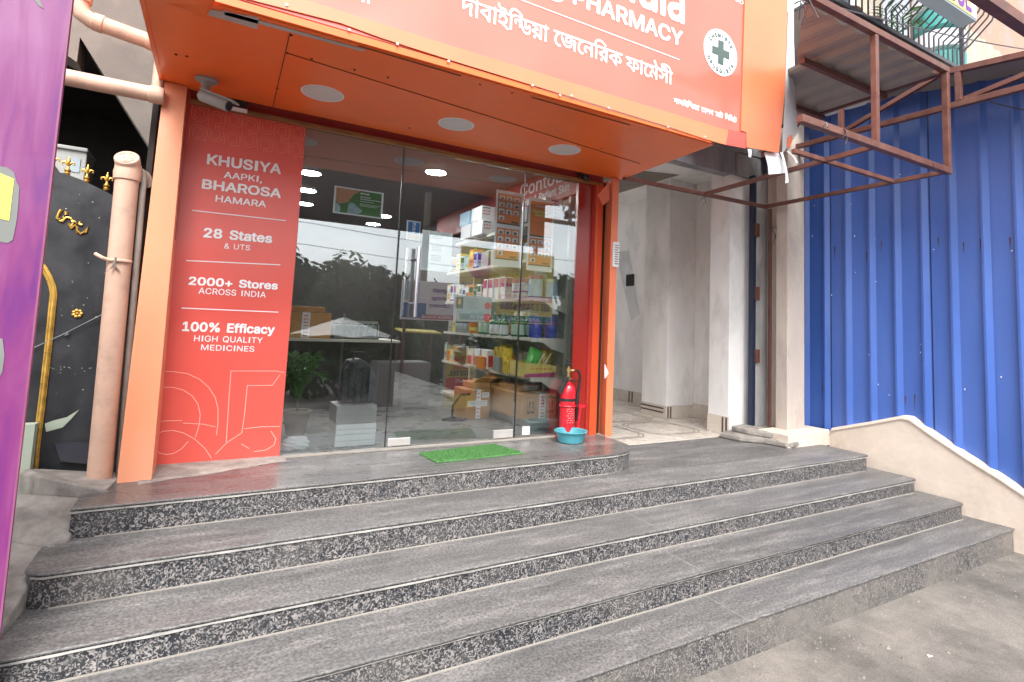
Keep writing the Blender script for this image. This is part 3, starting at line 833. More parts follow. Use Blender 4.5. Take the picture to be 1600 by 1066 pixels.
D1 = [('\u09a6\u09be\u09ac\u09be\u0987', 1, 1, 0), ('\u09bf', 1, 1, 0, .30), ('\u09a8', .62, .72, .17, .05), ('\u09a1', .85, 1, 0), ('\u09df\u09be', 1, 1, 0)]
bengali(lt, D1, aY(720, 5, LY).x, aY(857, 55, LY).x, t1, t2, LY)
bengali(lt, [('\u09c7\u099c\u09c7\u09a8\u09bf\u09b0\u0995', 1, 1, 0)], aY(865, 65, LY).x, aY(972, 92, LY).x, t1, t2, LY)
bengali(lt, [('\u09ab\u09be\u09c7\u09ae\u09b8\u09c0', 1, 1, 0)], aY(978, 100, LY).x, aY(1051, 115, LY).x, t1, t2 - 0.004, LY)
p = aY(1023, 99, LY); lt.add([(p.x - 0.012, LY, p.z + 0.015), (p.x + 0.004, LY, p.z + 0.025), (p.x + 0.03, LY, p.z - 0.02), (p.x + 0.012, LY, p.z - 0.025)], [(0, 1, 2, 3)])
sx0, sx1 = aY(1053, 158, LY).x, aY(1151, 190, LY).x
w = sx1 - sx0; zs0, zs1 = aY(1053, 161, LY).z, aY(1053, 153.5, LY).z
bengali(lt, D1, sx0, sx0 + w * .385, zs0, zs1, LY, 14, .02)
bengali(lt, [('\u09c7\u09b9\u09b2\u09a5', 1, 1, 0)], sx0 + w * .42, sx0 + w * .61, zs0, zs1, LY, 14, .02)
bengali(lt, [('\u09ae\u09be\u099f', 1, 1, 0)], sx0 + w * .645, sx0 + w * .77, zs0, zs1, LY, 14, .02)
bengali(lt, [('\u09bf\u09b2\u09bf\u09ae\u09c7\u099f', 1, 1, 0)], sx0 + w * .80, sx0 + w * 1.0, zs0, zs1, LY, 14, .02)
bengali(lt, [('\u09ae\u09c7\u09b8\u09c0', 1, 1, 0)], aY(548, 3, LY).x - .1, aY(580, 6, LY).x, aY(578, 6, LY).z, aY(578, 6, LY).z + 0.13, LY, 30, .02)
a, b = aY(896, 6.5, LY), aY(1062, 71, LY)
text_on(lt, 'PHARMACY', a.x, aY(1066, 60, LY).x, (a.z + b.z) / 2, (a.z + b.z) / 2 + 0.112, LY, 'latin', 0.024, 44)
b = aY(1068, 37, LY)
text_on(lt, 'davaindia', 1.30, b.x, b.z, b.z + 0.285, LY, 'latin', 0.022, 50)
a, b = aY(1143, 4.5, LY), aY(1163, 8.5, LY)
text_on(lt, '073D', a.x - .05, b.x - 0.01, b.z, b.z + 0.035, LY, 'latin', 0.01, 14)
text_on(lt, 'GENERIC', 0.72, 1.72, 2.985, 3.095, LY, 'latin', 0.024, 30)
z_ = aY(970, 60, LY).z; a, b = aY(815, 0, LY), aY(1062, 93.5, LY)
lt.stroke([(a.x - 0.25, a.z), (b.x, b.z)], 0.006, LY)
lt.build('lettering', 'white', banner)
CXc, CZc, CR = 3.144, 3.085, 0.181
ds = MB(); ds.lathe((CXc, FY - 0.002, CZc), [(CR, 0), (CR, 0.0015)], 48, axis=(0, -1, 0)); emb = ds.build('round_emblem', 'white', banner)
cr = MB(); cy_ = FY - 0.0052; h_, w_ = 0.095, 0.031
cr.add([(CXc + dx, cy_, CZc + dz) for dx, dz in ((-w_, -h_), (w_, -h_), (w_, -w_), (h_, -w_), (h_, w_), (w_, w_), (w_, h_), (-w_, h_), (-w_, w_), (-h_, w_), (-h_, -w_), (-w_, -w_))], [tuple(range(12))])
def arc_text(mb, txt, cx, cz, r, a_mid, span, h, inward, y, key='latin'):
    n = len(txt)
    for i, chh in enumerate(txt):
        ps = outlines(chh, key)
        if not ps: continue
        al = np.concatenate(ps); w0, w1 = al[:, 0].min(), al[:, 0].max(); hh = 0.727
        k = h / hh
        ang = R(a_mid + span * (0.5 - (i + 0.5) / n) * (1 if not inward else -1))
        def fn(u, v, ang=ang, w0=w0, w1=w1, k=k):
            x = (u - 0.5) * (w1 - w0) * k; z = v * h
            if not inward: rad = r + z; px = rad * math.cos(ang) + x * math.sin(ang); pz = rad * math.sin(ang) - x * math.cos(ang)
            else: rad = r - z; px = rad * math.cos(ang) - x * math.sin(ang); pz = rad * math.sin(ang) + x * math.cos(ang)
            return (cx + px, y, cz + pz)
        letters(mb, ps, fn, 18, 0.05, (0, hh))
arc_text(cr, 'CHEMISTS', CXc, CZc, 0.121, 90, 126, 0.040, False, cy_)
arc_text(cr, 'DRUGGISTS', CXc, CZc, 0.161, 270, 134, 0.040, True, cy_)
cr.build('emblem_print', 'cross', emb)

# round light panels let into the soffit (unlit)
LP = thing('round_ceiling_panel', 'large white round light panel set in orange soffit over red wall panel', 'light panel', (0.46, -0.552, SOF), group='round light panels in the orange soffit')
d = MB(); d.lathe((0.46, -0.552, SOF), [(0.118, -0.006), (0.118, 0.0)], 40); d.build('diffuser', 'panelwhite', LP)
d = MB(); d.lathe((0.46, -0.552, SOF), [(0.119, -0.002), (0.126, -0.004), (0.128, -0.0005)], 40); d.build('rim', 'white', LP)
dup(LP, (1.353, -0.556, SOF), label='white round light panel in the orange soffit above the glass door')
dup(LP, (2.271, -0.551, SOF), label='white round light panel in soffit nearest the black spot lamp and side passage')

# ================================================================ SHOP FRONT
# left pillar, leaning slightly outwards at the foot
pl = MB()
f0, f1 = -0.33, -0.16
q = [aY(180, 772, f0), aY(236, 760, f0), aY(292, 141, f1), aY(256, 131, f1)]
q[0].z = q[1].z = -0.03; q[2].z = q[3].z = SOF - 0.004
bk = [Vector((q[0].x + 0.02, 0.02, -0.03)), Vector((q[1].x, 0.02, -0.03)), Vector((q[2].x, 0.02, SOF - 0.004)), Vector((q[3].x, 0.02, SOF - 0.004))]
pl.add(q + bk, [(0, 1, 2, 3), (1, 5, 6, 2), (5, 4, 7, 6), (4, 0, 3, 7)])
lp = pl.build('clad_pillar', 'pinkorange', None, loc=(-0.33, -0.2, 0), bevel=0.004)
tag(lp, 'weathered peach orange pillar between beige drainpipe and red panel', 'pillar')
# dark reveal between pillar and panel, head rail and beam
hd = thing('shopfront_head', 'dark red header beam with worn wooden rail above the glass', 'beam', (1.4, 0, 2.3))
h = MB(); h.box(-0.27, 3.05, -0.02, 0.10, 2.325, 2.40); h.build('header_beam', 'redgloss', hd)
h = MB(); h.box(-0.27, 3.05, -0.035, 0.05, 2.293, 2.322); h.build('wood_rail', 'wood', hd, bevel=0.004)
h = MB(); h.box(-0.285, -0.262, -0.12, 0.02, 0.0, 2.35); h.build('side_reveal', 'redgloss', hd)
# red printed panel
RY = -0.012
rp = thing('printed_wall_panel', 'tall red printed panel with white slogans beside the glass', 'panel', (0.09, 0, 0))
b = MB(); b.box(-0.262, 0.437, RY, 0.03, 0.012, 2.292); board = b.build('board', 'redpanel', rp)
tx = MB(); ty = RY - 0.003
for txt, lb, ltp, rb, bo, base in (
    ('KHUSIYA', (323.8, 256.4), (325.6, 241), (438, 271.9), .026, 0), ('AAPKI,', (349.9, 277.5), (351.5, 268.3), (409, 285), .016, 1),
    ('BHAROSA', (316, 294.4), (317.7, 280.2), (438, 309.3), .026, 0), ('HAMARA', (336.8, 314.9), (338, 305.2), (415, 323.9), .016, 0),
    ('28 States', (318.4, 370.5), (320, 356.3), (424, 379.8), .030, 0), ('& UTS', (350.3, 388.5), (351.5, 380.2), (390.4, 391.6), .004, 0),
    ('2000+ Stores', (295, 444.8), (297, 432.6), (433, 452.5), .030, 0), ('ACROSS INDIA', (310, 458.8), (311, 449.4), (415, 465.2), .004, 0),
    ('100% Efficacy', (285, 516.7), (286, 503.3), (428, 521.5), .030, 1), ('HIGH QUALITY', (303, 533.2), (303.5, 524), (410, 536.4), .004, 1),
    ('MEDICINES', (314, 547.2), (314.5, 538.4), (397, 549.8), .004, 0)):
    text_px(tx, txt, lb, ltp, rb, ty, 'latin', bo, 30, bool(base))
for l, r_ in (((300, 328.9), (446.7, 345)), ((291, 407.3), (438, 414)), ((283.8, 481.5), (435, 488))):
    a, b = aY(*l, ty), aY(*r_, ty); tx.stroke([(a.x, a.z), (b.x, b.z)], 0.006, ty)
tx.build('lettering', 'white', board)
pt = MB()
px0, pw, ph = -0.255, 0.098, 0.105
for row in range(2):
    for k in range(7):
        cx = px0 + 0.052 + k * pw; cz = 2.232 - row * 0.112
        up = (k + row) % 2 == 1
        s1 = 1 if up else -1
        ro, ri = 0.045, 0.026
        o_ = [(cx - ro, cz - s1 * 0.05)] + arc(cx, cz - s1 * 0.0, ro, 180, 180 - s1 * 180, 14) + [(cx + ro, cz - s1 * 0.05), (cx - 0.006, cz - s1 * 0.05), (cx - 0.006, cz - s1 * 0.038), (cx + ri, cz - s1 * 0.028)] + arc(cx, cz, ri, 180 - s1 * 180, 180, 12) + [(cx - ri, cz - s1 * 0.03)]
        o_ = [p for p in o_ if p[1] < 2.287]
        pt.stroke(o_, 0.0032, ty, closed=False)
pt.build('loop_pattern', 'linered', board)
bg_ = MB()
def PX(lst): return [(aY(*p, ty).x, aY(*p, ty).z) for p in [(240 + x / 6.273, 560 + y / 6.273) for x, y in lst]]
for l in ([(85, 128), (190, 130), (330, 150), (450, 205), (540, 285), (605, 385), (632, 500), (630, 640), (615, 755)],
          [(75, 283), (190, 285), (290, 310), (380, 370), (435, 450), (457, 550), (445, 660), (410, 775)],
          [(20, 750), (90, 715), (190, 707), (290, 730), (400, 790), (500, 880), (555, 960), (568, 985)],
          [(15, 890), (60, 930), (130, 943), (200, 930), (270, 890), (340, 815)],
          [(1280, 140), (1200, 125), (758, 125), (735, 450), (712, 825)], [(1240, 160), (1162, 265), (918, 268), (890, 560), (865, 730), (720, 825), (605, 940)],
          [(45, 618), (150, 612), (280, 610)], [(290, 635), (480, 645), (605, 672)], [(890, 690), (1050, 672), (1240, 668)],
          [(860, 840), (935, 885)], [(1150, 715), (1200, 790), (1180, 850), (1100, 900), (980, 915)]):
    bg_.stroke(PX(l), 0.0042, ty)
bg_.build('large_loops', 'linepink', board)
ft_ = MB(); ft_.box(-0.27, 0.44, -0.03, 0.02, -0.004, 0.011); ft_.build('bottom_channel', 'steelgrey', rp)

# glass: fixed pane, door leaf, side pane
gf = thing('glass_shopfront', 'frameless glass shopfront panes either side of the glass door', 'shopfront', (1.2, 0, 0))
g = MB(); g.box(0.440, 1.148, 0.0, 0.010, 0.012, 2.292); g.build('pane', 'glass', gf)
g = MB(); g.box(2.228, 2.80, 0.0, 0.010, 0.012, 2.292); g.build('pane', 'glass', gf)
g = MB()
g.box(1.144, 1.150, -0.002, 0.012, 0.012, 2.292); g.box(2.222, 2.228, -0.002, 0.012, 0.012, 2.292); g.build('edge_strip', 'black', gf)
g = MB(); g.box(2.30, 2.37, -0.004, 0.014, 0.03, 0.10); g.build('patch_fitting', 'clearwhite', gf)
gd = thing('glass_door', 'clear frameless glass door with a tall steel pull handle', 'door', (1.16, 0, 0))
g = MB(); g.box(1.158, 2.216, 0.0, 0.010, 0.012, 2.288); leaf = g.build('pane', 'glass', gd)
hl = MB()
hx, hy = aY(641, 440, -0.07).x, -0.065
def hp(px, py): return aY(px, py, hy)
for sx in (0.0, 0.055):
    t0, t1_ = hp(644, 385), hp(640, 495)
    hl.tube([(t0.x + sx, hy if sx else 0.075, t0.z), (t0.x + sx, hy if sx else 0.075, t1_.z)], 0.016, 14)
hl.tube([(t0.x, 0.075, t0.z - 0.1), (t0.x + 0.055, hy, t0.z - 0.1)], 0.009, 8); hl.tube([(t0.x, 0.075, t1_.z + 0.1), (t0.x + 0.055, hy, t1_.z + 0.1)], 0.009, 8)
hl.build('pull_handle', 'chrome', gd, smooth=True)
g = MB(); g.box(1.165, 1.335, -0.008, 0.018, 0.02, 0.075); g.build('patch_fitting', 'fitting', gd, bevel=0.003)
g = MB(); g.box(2.03, 2.21, -0.008, 0.018, 0.02, 0.085); g.build('patch_fitting', 'fitting', gd, bevel=0.003)
th = MB(); th.box(0.44, 2.80, -0.06, 0.06, 0.0015, 0.010)
tag(th.build('door_threshold', 'grout'), 'worn beige threshold strip under the glass shopfront', 'threshold')

# right-hand red cladding and pillar
rc = thing('red_cladding_jamb', 'glossy red fluted jamb to the right of the glass', 'jamb', (2.95, 0, 0))
j = MB()
x0, x1, x2 = aY(897, 480, 0).x, aY(921, 480, 0).x, aY(937, 480, -0.05).x
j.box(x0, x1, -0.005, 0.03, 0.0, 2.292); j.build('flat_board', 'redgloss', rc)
j = MB(); j.box(x1 + 0.004, x2, -0.055, 0.03, 0.0, 2.292); j.build('raised_board', 'redorange', rc)
j = MB(); j.box(x1 - 0.012, x1 + 0.003, -0.02, 0.01, 0.0, 2.29); j.build('bead', 'header', rc)
j = MB(); j.box(x2, x2 + 0.05, -0.02, 0.2, 0.0, 2.33); j.build('dark_gap', 'dark', rc)  # near-black filler drawn for the shade in the gap
rpil = thing('slim_orange_pillar', 'slim bright orange clad pillar with torn edge beside the passage', 'pillar', (3.09, -0.15, 0))
PYF = -0.17
xa, xb = 3.045, 3.122
xg = aY(942, 480, -0.02).x
j = MB(); j.prism([(xa, PYF, 0.002), (xb, PYF, 0.002), (xb, 0.2, 0.002), (xg, 0.2, 0.002), (xg, -0.03, 0.002)], (0, 0, SOF - 0.006)); j.build('cladding', 'orange_front', rpil, bevel=0.003)
j = MB(); q = [aY(952, 284, PYF - 0.02), aY(952, 313, PYF - 0.02), aY(942, 321, PYF - 0.05), aY(934, 305, PYF - 0.06)]
j.prism(q, (0.003, 0.004, 0)); j.build('peeled_corner', 'orange_front', rpil)
j = MB(); q = [aY(945, 569, PYF - 0.004), aY(951, 583, PYF - 0.012), aY(945, 592, PYF - 0.004)]; j.prism(q, (0, 0.004, 0)); j.build('torn_edge', 'white', rpil)
mtx = aY(958, 378, PYF - 0.01); mbx = aY(969, 418, PYF - 0.01)
pq = thing('white_address_plate', 'small white lettered plate fixed to the slim orange pillar', 'plate', (3.13, PYF, mbx.z))
j = MB(); j.box(mtx.x, xb + 0.012, PYF - 0.014, PYF - 0.002, mbx.z, mtx.z); j.build('plate', 'white', pq, bevel=0.002)
j = MB()
for k in range(9):
    z = mtx.z - 0.03 - k * 0.021
    j.box(mtx.x + 0.02, xb + 0.006 - random.random() * 0.02, PYF - 0.0165, PYF - 0.0145, z - 0.005, z + 0.005)
j.build('print', 'inked', pq)

# CCTV camera, door sensor, spot lamp
cc = thing('security_camera', 'grubby white bullet camera hanging below the soffit corner', 'camera', aZ(325, 125, SOF))
b0 = aZ(323, 124, SOF)
m_ = MB(); m_.lathe((b0.x, b0.y, SOF - 0.002), [(0.062, 0), (0.062, -0.012), (0.03, -0.02), (0.022, -0.055)], 24); m_.build('mount_plate', 'acwhite', cc, smooth=True)
k1 = Vector((b0.x, b0.y, SOF - 0.05)); bend = k1 + Vector((0.01, -0.0, -0.05))
m_ = MB(); m_.tube([k1, k1 + Vector((0, 0, -0.03)), bend], [0.02, 0.018, 0.016], 10); m_.build('arm', 'acwhite', cc, smooth=True)
dirn = Vector((0.82, -0.5, -0.34)).normalized()
s0 = bend + Vector((-0.035, 0.01, 0.0)); e0 = s0 + dirn * 0.19
m_ = MB(); m_.tube([s0, s0 + dirn * 0.012, e0 - dirn * 0.006, e0], [0.026, 0.036, 0.036, 0.033], 18); m_.build('housing', 'acwhite', cc, smooth=True)
m_ = MB(); sd = dirn.cross(Vector((0, 0, 1))).normalized(); ud = sd.cross(dirn)
m_.obox(s0 + dirn * 0.115 + ud * 0.032, dirn * 0.11, sd * 0.035, ud * 0.006); m_.build('sun_shield', 'acwhite', cc, bevel=0.003)
m_ = MB(); m_.lathe(e0 + dirn * 0.001, [(0.03, 0), (0.03, 0.004), (0.012, 0.006)], 18, axis=dirn); m_.build('lens', 'black', cc)
ds_ = thing('door_sensor', 'small black and white sensor box on the header rail', 'sensor', aY(375, 165, -0.05))
a, b = aY(361, 160, -0.06), aY(386, 176, -0.06)
m_ = MB(); m_.box(a.x, b.x, -0.09, -0.035, b.z + 0.012, a.z + 0.02); m_.build('case', 'black', ds_, bevel=0.003)
m_ = MB(); m_.box(a.x, b.x, -0.092, -0.036, b.z, b.z + 0.011); m_.build('light_bar', 'white', ds_, bevel=0.002)
sp = aY(916, 279, -0.05)
so = thing('black_dome_lamp', 'little black dome lamp under the header near the orange pillar', 'lamp', sp)
m_ = MB(); m_.lathe(sp, [(0.0, 0.025), (0.03, 0.02), (0.034, 0.0), (0.022, -0.018), (0.0, -0.022)], 16); m_.build('dome', 'black', so, smooth=True)
m_ = MB(); m_.box(sp.x - 0.08, sp.x - 0.06, sp.y - 0.01, sp.y + 0.06, sp.z + 0.0, sp.z + 0.05); m_.bar((sp.x - 0.07, sp.y, sp.z + 0.022), (sp.x, sp.y, sp.z + 0.022), 0.014); m_.build('bracket', 'black', so)

# ================================================================ PAPERS STUCK INSIDE THE GLASS
def sheet(name, label, cat, p0, p1, m='paper', y=0.0135, group=None, print_m=None):
    """a thin sheet from the photo corners p0 (top left) and p1 (bottom right)"""
    a, b = aY(*p0, y), aY(*p1, y)
    t = thing(name, label, cat, ((a.x + b.x) / 2, y, b.z), group=group)
    s = MB(); s.box(a.x, b.x, y, y + 0.0015, b.z, a.z)
    o = s.build('sheet', m, t)
    return t, o, a.x, b.x, b.z, a.z
def fill(parent, name, m, y, rects):
    s = MB()
    for x0, x1, z0, z1 in rects: quad_y(s, x0, x1, z0, z1, y)
    return s.build(name, m, parent)
def scribble(s, x0, x1, z, n, h, y, gap=0.35, jit=0.15):
    """a line of words too small to read"""
    x = x0
    while x < x1 - h * 0.8:
        w = min(h * random.uniform(0.6, 2.4), x1 - x)
        quad_y(s, x, x + w, z, z + h, y); x += w + h * gap

t, o, x0, x1, z0, z1 = sheet('care_poster', 'white edged green poster of a face bending over a hand', 'poster', (523, 290), (597, 342.5))
ww, hh = x1 - x0, z1 - z0
def U(u, v): return (x0 + u * ww, z0 + v * hh)
def poly_y(s, pts, y): s.add([(U(*p)[0], y, U(*p)[1]) for p in pts], [tuple(range(len(pts)))])
y = 0.0128
s = MB(); poly_y(s, [(.035, .05), (.96, .05), (.96, .95), (.035, .95)], y); s.build('green_print', 'postergreen', o)
s = MB(); poly_y(s, [(.035, .95), (.52, .95), (.47, .86), (.40, .78), (.36, .70), (.335, .60), (.30, .55), (.305, .49), (.27, .45), (.22, .42), (.18, .40), (.12, .36), (.05, .42), (.035, .5)], y - .0007); s.build('face_print', 'skinprint', o)
s = MB(); poly_y(s, [(.035, .40), (.09, .36), (.13, .28), (.14, .12), (.12, .05), (.035, .05)], y - .0007); poly_y(s, [(.30, .44), (.37, .46), (.44, .40), (.50, .30), (.58, .22), (.55, .12), (.46, .05), (.28, .05), (.29, .28)], y - .0007); s.build('cloth_print', 'bluegrey', o)
s = MB()
for v, u1, h in ((.82, .70, .06), (.71, .73, .035), (.63, .95, .03), (.55, .80, .02), (.46, .96, .015), (.42, .9, .015), (.38, .88, .015)): scribble(s, U(.52, 0)[0], U(u1, 0)[0], U(0, v)[1], 6, h * hh, y - .0007)
s.build('print_lines', 'white', o)

t, o, x0, x1, z0, z1 = sheet('push_sticker', 'small blue and white sticker on glass just above door handle', 'sticker', (636, 344), (655.5, 378), 'clearwhite')
ww, hh = x1 - x0, z1 - z0
fill(o, 'blue_print', 'blueprint', .0128, [(*[U(.1, 0)[0], U(.95, 0)[0]], U(0, .36)[1], U(0, .95)[1])])
fill(o, 'buff_print', 'skinprint', .0128, [(U(.1, 0)[0], U(.95, 0)[0], U(0, .1)[1], U(0, .34)[1])])
s = MB()
for i, chh in enumerate('PUSH'):                    # the word runs down the sticker
    ps = outlines(chh, 'latin')
    zc = U(0, .9 - i * .13)[1]
    letters(s, ps, lambda u, v: (U(.42 + (v) * .22, 0)[0], .0121, zc - u * hh * .085), 12, .04)
s.build('lettering', 'white', o)

t, o, x0, x1, z0, z1 = sheet('paper_notice', 'plain white sheet with faint typed lines behind the glass door', 'notice', (660, 359), (704, 426))
ww, hh = x1 - x0, z1 - z0
s = MB()
for v in (.86, .82, .62, .58, .54, .5, .38, .34, .30, .26): scribble(s, U(.33, 0)[0], U(.66, 0)[0], U(0, v)[1], 5, .006, .0128)
s.build('print_lines', 'inked', o)

def price_poster(label, p0, p1, kind):
    global x0, x1, z0, z1, ww, hh
    t, o, x0, x1, z0, z1 = sheet('product_poster', label, 'poster', p0, p1, group='orange product posters taped inside the glass')
    ww, hh = x1 - x0, z1 - z0
    blocks = [(.07, .93, .555, .955), (.07, .93, .09, .505)] if kind == 0 else [(.07, .93, .47, .955), (.07, .93, .07, .45)]
    for a, b, c, d in blocks:
        fill(o, 'orange_print', 'posterorange', .0128, [(U(a, 0)[0], U(b, 0)[0], U(0, c)[1], U(0, d)[1])])
        fill(o, 'green_band', 'cross', .0121, [(U(a, 0)[0], U(b, 0)[0], U(0, c)[1], U(0, c + .018)[1])])
    tl = []; ik = MB(); rd = MB()
    for bi, (a, b, c, d) in enumerate(blocks):
        if kind == 1 and bi == 0: continue
        for r_ in range(4):
            for k in range(3):
                if r_ == 3 and k > 0: continue
                u0 = a + .05 + k * .275; v1 = d - .022 - r_ * (d - c) * .222
                hgt = (d - c) * .165
                tl.append((U(u0, 0)[0], U(u0 + .21, 0)[0], U(0, v1 - hgt)[1], U(0, v1)[1]))
                quad_y(ik, U(u0 + random.uniform(.04, .08), 0)[0], U(u0 + random.uniform(.12, .17), 0)[0], U(0, v1 - hgt * .72)[1], U(0, v1 - hgt * random.uniform(.2, .4))[1], .0114)
                quad_y(rd, U(u0 + .02, 0)[0], U(u0 + .19, 0)[0], U(0, v1 - hgt * .95)[1], U(0, v1 - hgt * .82)[1], .0114)
        quad_y(ik, U(b - .33, 0)[0], U(b - .08, 0)[0], U(0, c + .03)[1], U(0, c + .05)[1], .0114)
    fill(o, 'white_tiles', 'white', .0121, tl)
    ik.build('product_print', 'cross', o); rd.build('price_print', 'redprint', o)
    if kind == 1:
        s = MB(); cxm = U(.5, 0)[0]
        text_on(s, 'Maximum', U(.16, 0)[0], U(.72, 0)[0], U(0, .80)[1], U(0, .845)[1], .0117, 'latin', .05, 16)
        text_on(s, 'Savings', U(.26, 0)[0], U(.74, 0)[0], U(0, .745)[1], U(0, .79)[1], .0117, 'latin', .05, 16)
        s.build('lettering', 'signyellow', o)
        s = MB(); scribble(s, U(.28, 0)[0], U(.66, 0)[0], U(0, .885)[1], 4, .010, .0117); s.build('small_print', 'white', o)
price_poster('orange poster with two grids of product tiles inside the glass door', (776, 296), (812, 419), 0)
price_poster('orange savings poster with yellow heading on the narrow side pane', (827, 308), (862, 426), 1)

t, o, x0, x1, z0, z1 = sheet('licence_sheet', 'grey white printed licence sheet with small portrait at handle height', 'notice', (710, 461), (766.5, 505), 'licence')
ww, hh = x1 - x0, z1 - z0
fill(o, 'portrait_print', 'cross', .0128, [(U(.04, 0)[0], U(.24, 0)[0], U(0, .5)[1], U(0, .93)[1])])
fill(o, 'portrait_face', 'skinprint', .0121, [(U(.1, 0)[0], U(.18, 0)[0], U(0, .66)[1], U(0, .86)[1])])
fill(o, 'band', 'bluegrey', .0128, [(U(.02, 0)[0], U(.8, 0)[0], U(0, .33)[1], U(0, .42)[1])])
s = MB()
for v, a, b in ((.86, .34, .62), (.76, .34, .6), (.68, .34, .56), (.60, .36, .58), (.52, .36, .66), (.22, .2, .7), (.14, .2, .7)): scribble(s, U(a, 0)[0], U(b, 0)[0], U(0, v)[1], 5, .009, .0128)
s.build('print_lines', 'inked', o)
s = MB(); s.lathe((U(.9, 0)[0], .0134, U(0, .66)[1]), [(.03, 0), (.03, .0012)], 16, axis=(0, -1, 0)); s.lathe((U(.9, 0)[0], .0134, U(0, .2)[1]), [(.035, 0), (.035, .0012)], 16, axis=(0, -1, 0)); s.build('stamp_print', 'redprint', o)

# ================================================================ SHOP INTERIOR
room = thing('shop_room', 'dim grey shop interior seen through the glass', 'room', (1.4, 3, 0))
RX0, RX1, RY1, RZ = -0.26, 2.98, 6.2, 2.6
r_ = MB(); r_.box(RX0, RX1, 0.05, RY1, -0.02, 0.0012); r_.build('tiled_floor', 'shopfloor', room)
r_ = MB(); r_.box(RX0, RX1, 0.10, RY1, RZ, RZ + 0.05); r_.build('ceiling', 'ceil', room)
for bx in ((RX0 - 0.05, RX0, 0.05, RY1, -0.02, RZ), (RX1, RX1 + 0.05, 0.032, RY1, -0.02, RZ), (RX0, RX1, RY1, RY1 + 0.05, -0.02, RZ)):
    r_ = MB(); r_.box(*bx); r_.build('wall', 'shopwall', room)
hw = thing('shelf_header_sign', 'dark red header sign above the stocked shelves with white words', 'sign', (2.95, 1.8, 2.2))
s = MB(); s.box(2.90, 2.97, 0.18, 4.2, 2.25, 2.592); hdb = s.build('board', 'header', hw)
s = MB(); fx = 2.8965
def on_x(ya, yb, z0, z1, txt, bold):
    ps = outlines(txt, 'latin'); letters(s, ps, lambda u, v: (fx, ya + u * (yb - ya), z0 + v * (z1 - z0)), 26, bold)
on_x(1.38, 0.36, 2.42, 2.565, 'Contour', .012)
on_x(1.75, 0.34, 2.30, 2.385, 'Lustrous Hair & Radiant Skin', .02)
s.build('lettering', 'white', hdb)

dl = thing('ceiling_downlight', 'lit round LED downlight in the grey shop ceiling', 'downlight', (1.95, 1.6, RZ), group='lit downlights in the shop ceiling')
d = MB(); d.lathe((1.95, 1.6, RZ), [(0.105, -0.010), (0.105, -0.002)], 28); d.build('disc', 'lamp', dl)
d = MB(); d.lathe((1.95, 1.6, RZ), [(0.106, -0.004), (0.115, -0.008), (0.118, -0.001)], 28); d.build('rim', 'white', dl)
for x, y_ in ((0.79, 2.56), (0.88, 3.53), (0.97, 4.48), (2.15, 4.6), (2.2, 5.5)): dup(dl, (x, y_, RZ))

# wall shelves along the right-hand wall
SHX0, SHX1, SHY0, SHY1 = 2.55, 2.945, 0.34, 2.7
SZ = [0.080, 0.472, 0.840, 1.222, 1.600]
sh = thing('wall_shelf_unit', 'cream steel shelving crowded with stock behind the narrow side pane', 'shelves', (2.75, 1.5, 0))
s = MB(); s.box(SHX1, SHX1 + 0.02, SHY0, SHY1, 0.03, 2.24); s.build('back_panel', 'peg', sh)
for y_ in (SHY0, 1.5, SHY1 - 0.05):
    s = MB(); s.box(SHX1 - 0.025, SHX1 + 0.045, y_ - 0.005, y_ + 0.035, 0.0, 2.25); s.build('upright', 'shelf', sh, bevel=0.002)
for z in SZ:
    s = MB(); s.box(SHX0, SHX1 - 0.026, SHY0 + 0.01, SHY1, z - 0.03, z); bd = s.build('shelf_board', 'shelf', sh, bevel=0.002)
    if z > 0.1:
        for y_ in (SHY0 + 0.004, 1.5):
            s = MB(); s.prism([(SHX0, y_, z), (SHX0 - 0.005, y_, z - 0.035), (SHX0 + 0.12, y_, z - 0.04), (SHX0 + 0.22, y_, z - 0.10), (SHX1 - 0.03, y_, z - 0.14), (SHX1 - 0.03, y_, z)], (0, 0.005, 0)); s.build('bracket', 'shelf', bd)
s = MB(); s.box(SHX0 + 0.03, SHX1, SHY0 + 0.05, SHY1, 0.003, 0.05); s.build('plinth', 'shelf', sh)

def boxthing(name, label, cat, x0, x1, y0, y1, z0, z1, m, group=None, prints=(), rot=0):
    cx_, cy_ = (x0 + x1) / 2, (y0 + y1) / 2
    t = thing(name, label, cat, (cx_, cy_, z0), group=group)
    s = MB(); s.box(x0, x1, y0, y1, z0, z1); b = s.build('carton', m, t, bevel=0.004)
    for nm, mm, rects in prints:
        s = MB()
        for u0, u1, v0, v1, face in rects:
            if face == 'f': quad_y(s, x0 + u0 * (x1 - x0), x0 + u1 * (x1 - x0), z0 + v0 * (z1 - z0), z0 + v1 * (z1 - z0), y0 - 0.0015)
            else: s.add([(x0 - 0.0015, y0 + u0 * (y1 - y0), z0 + v0 * (z1 - z0)), (x0 - 0.0015, y0 + u1 * (y1 - y0), z0 + v0 * (z1 - z0)), (x0 - 0.0015, y0 + u1 * (y1 - y0), z0 + v1 * (z1 - z0)), (x0 - 0.0015, y0 + u0 * (y1 - y0), z0 + v1 * (z1 - z0))], [(0, 1, 2, 3)])
        s.build(nm, mm, t)
    t.rotation_euler.z = R(rot)
    return t
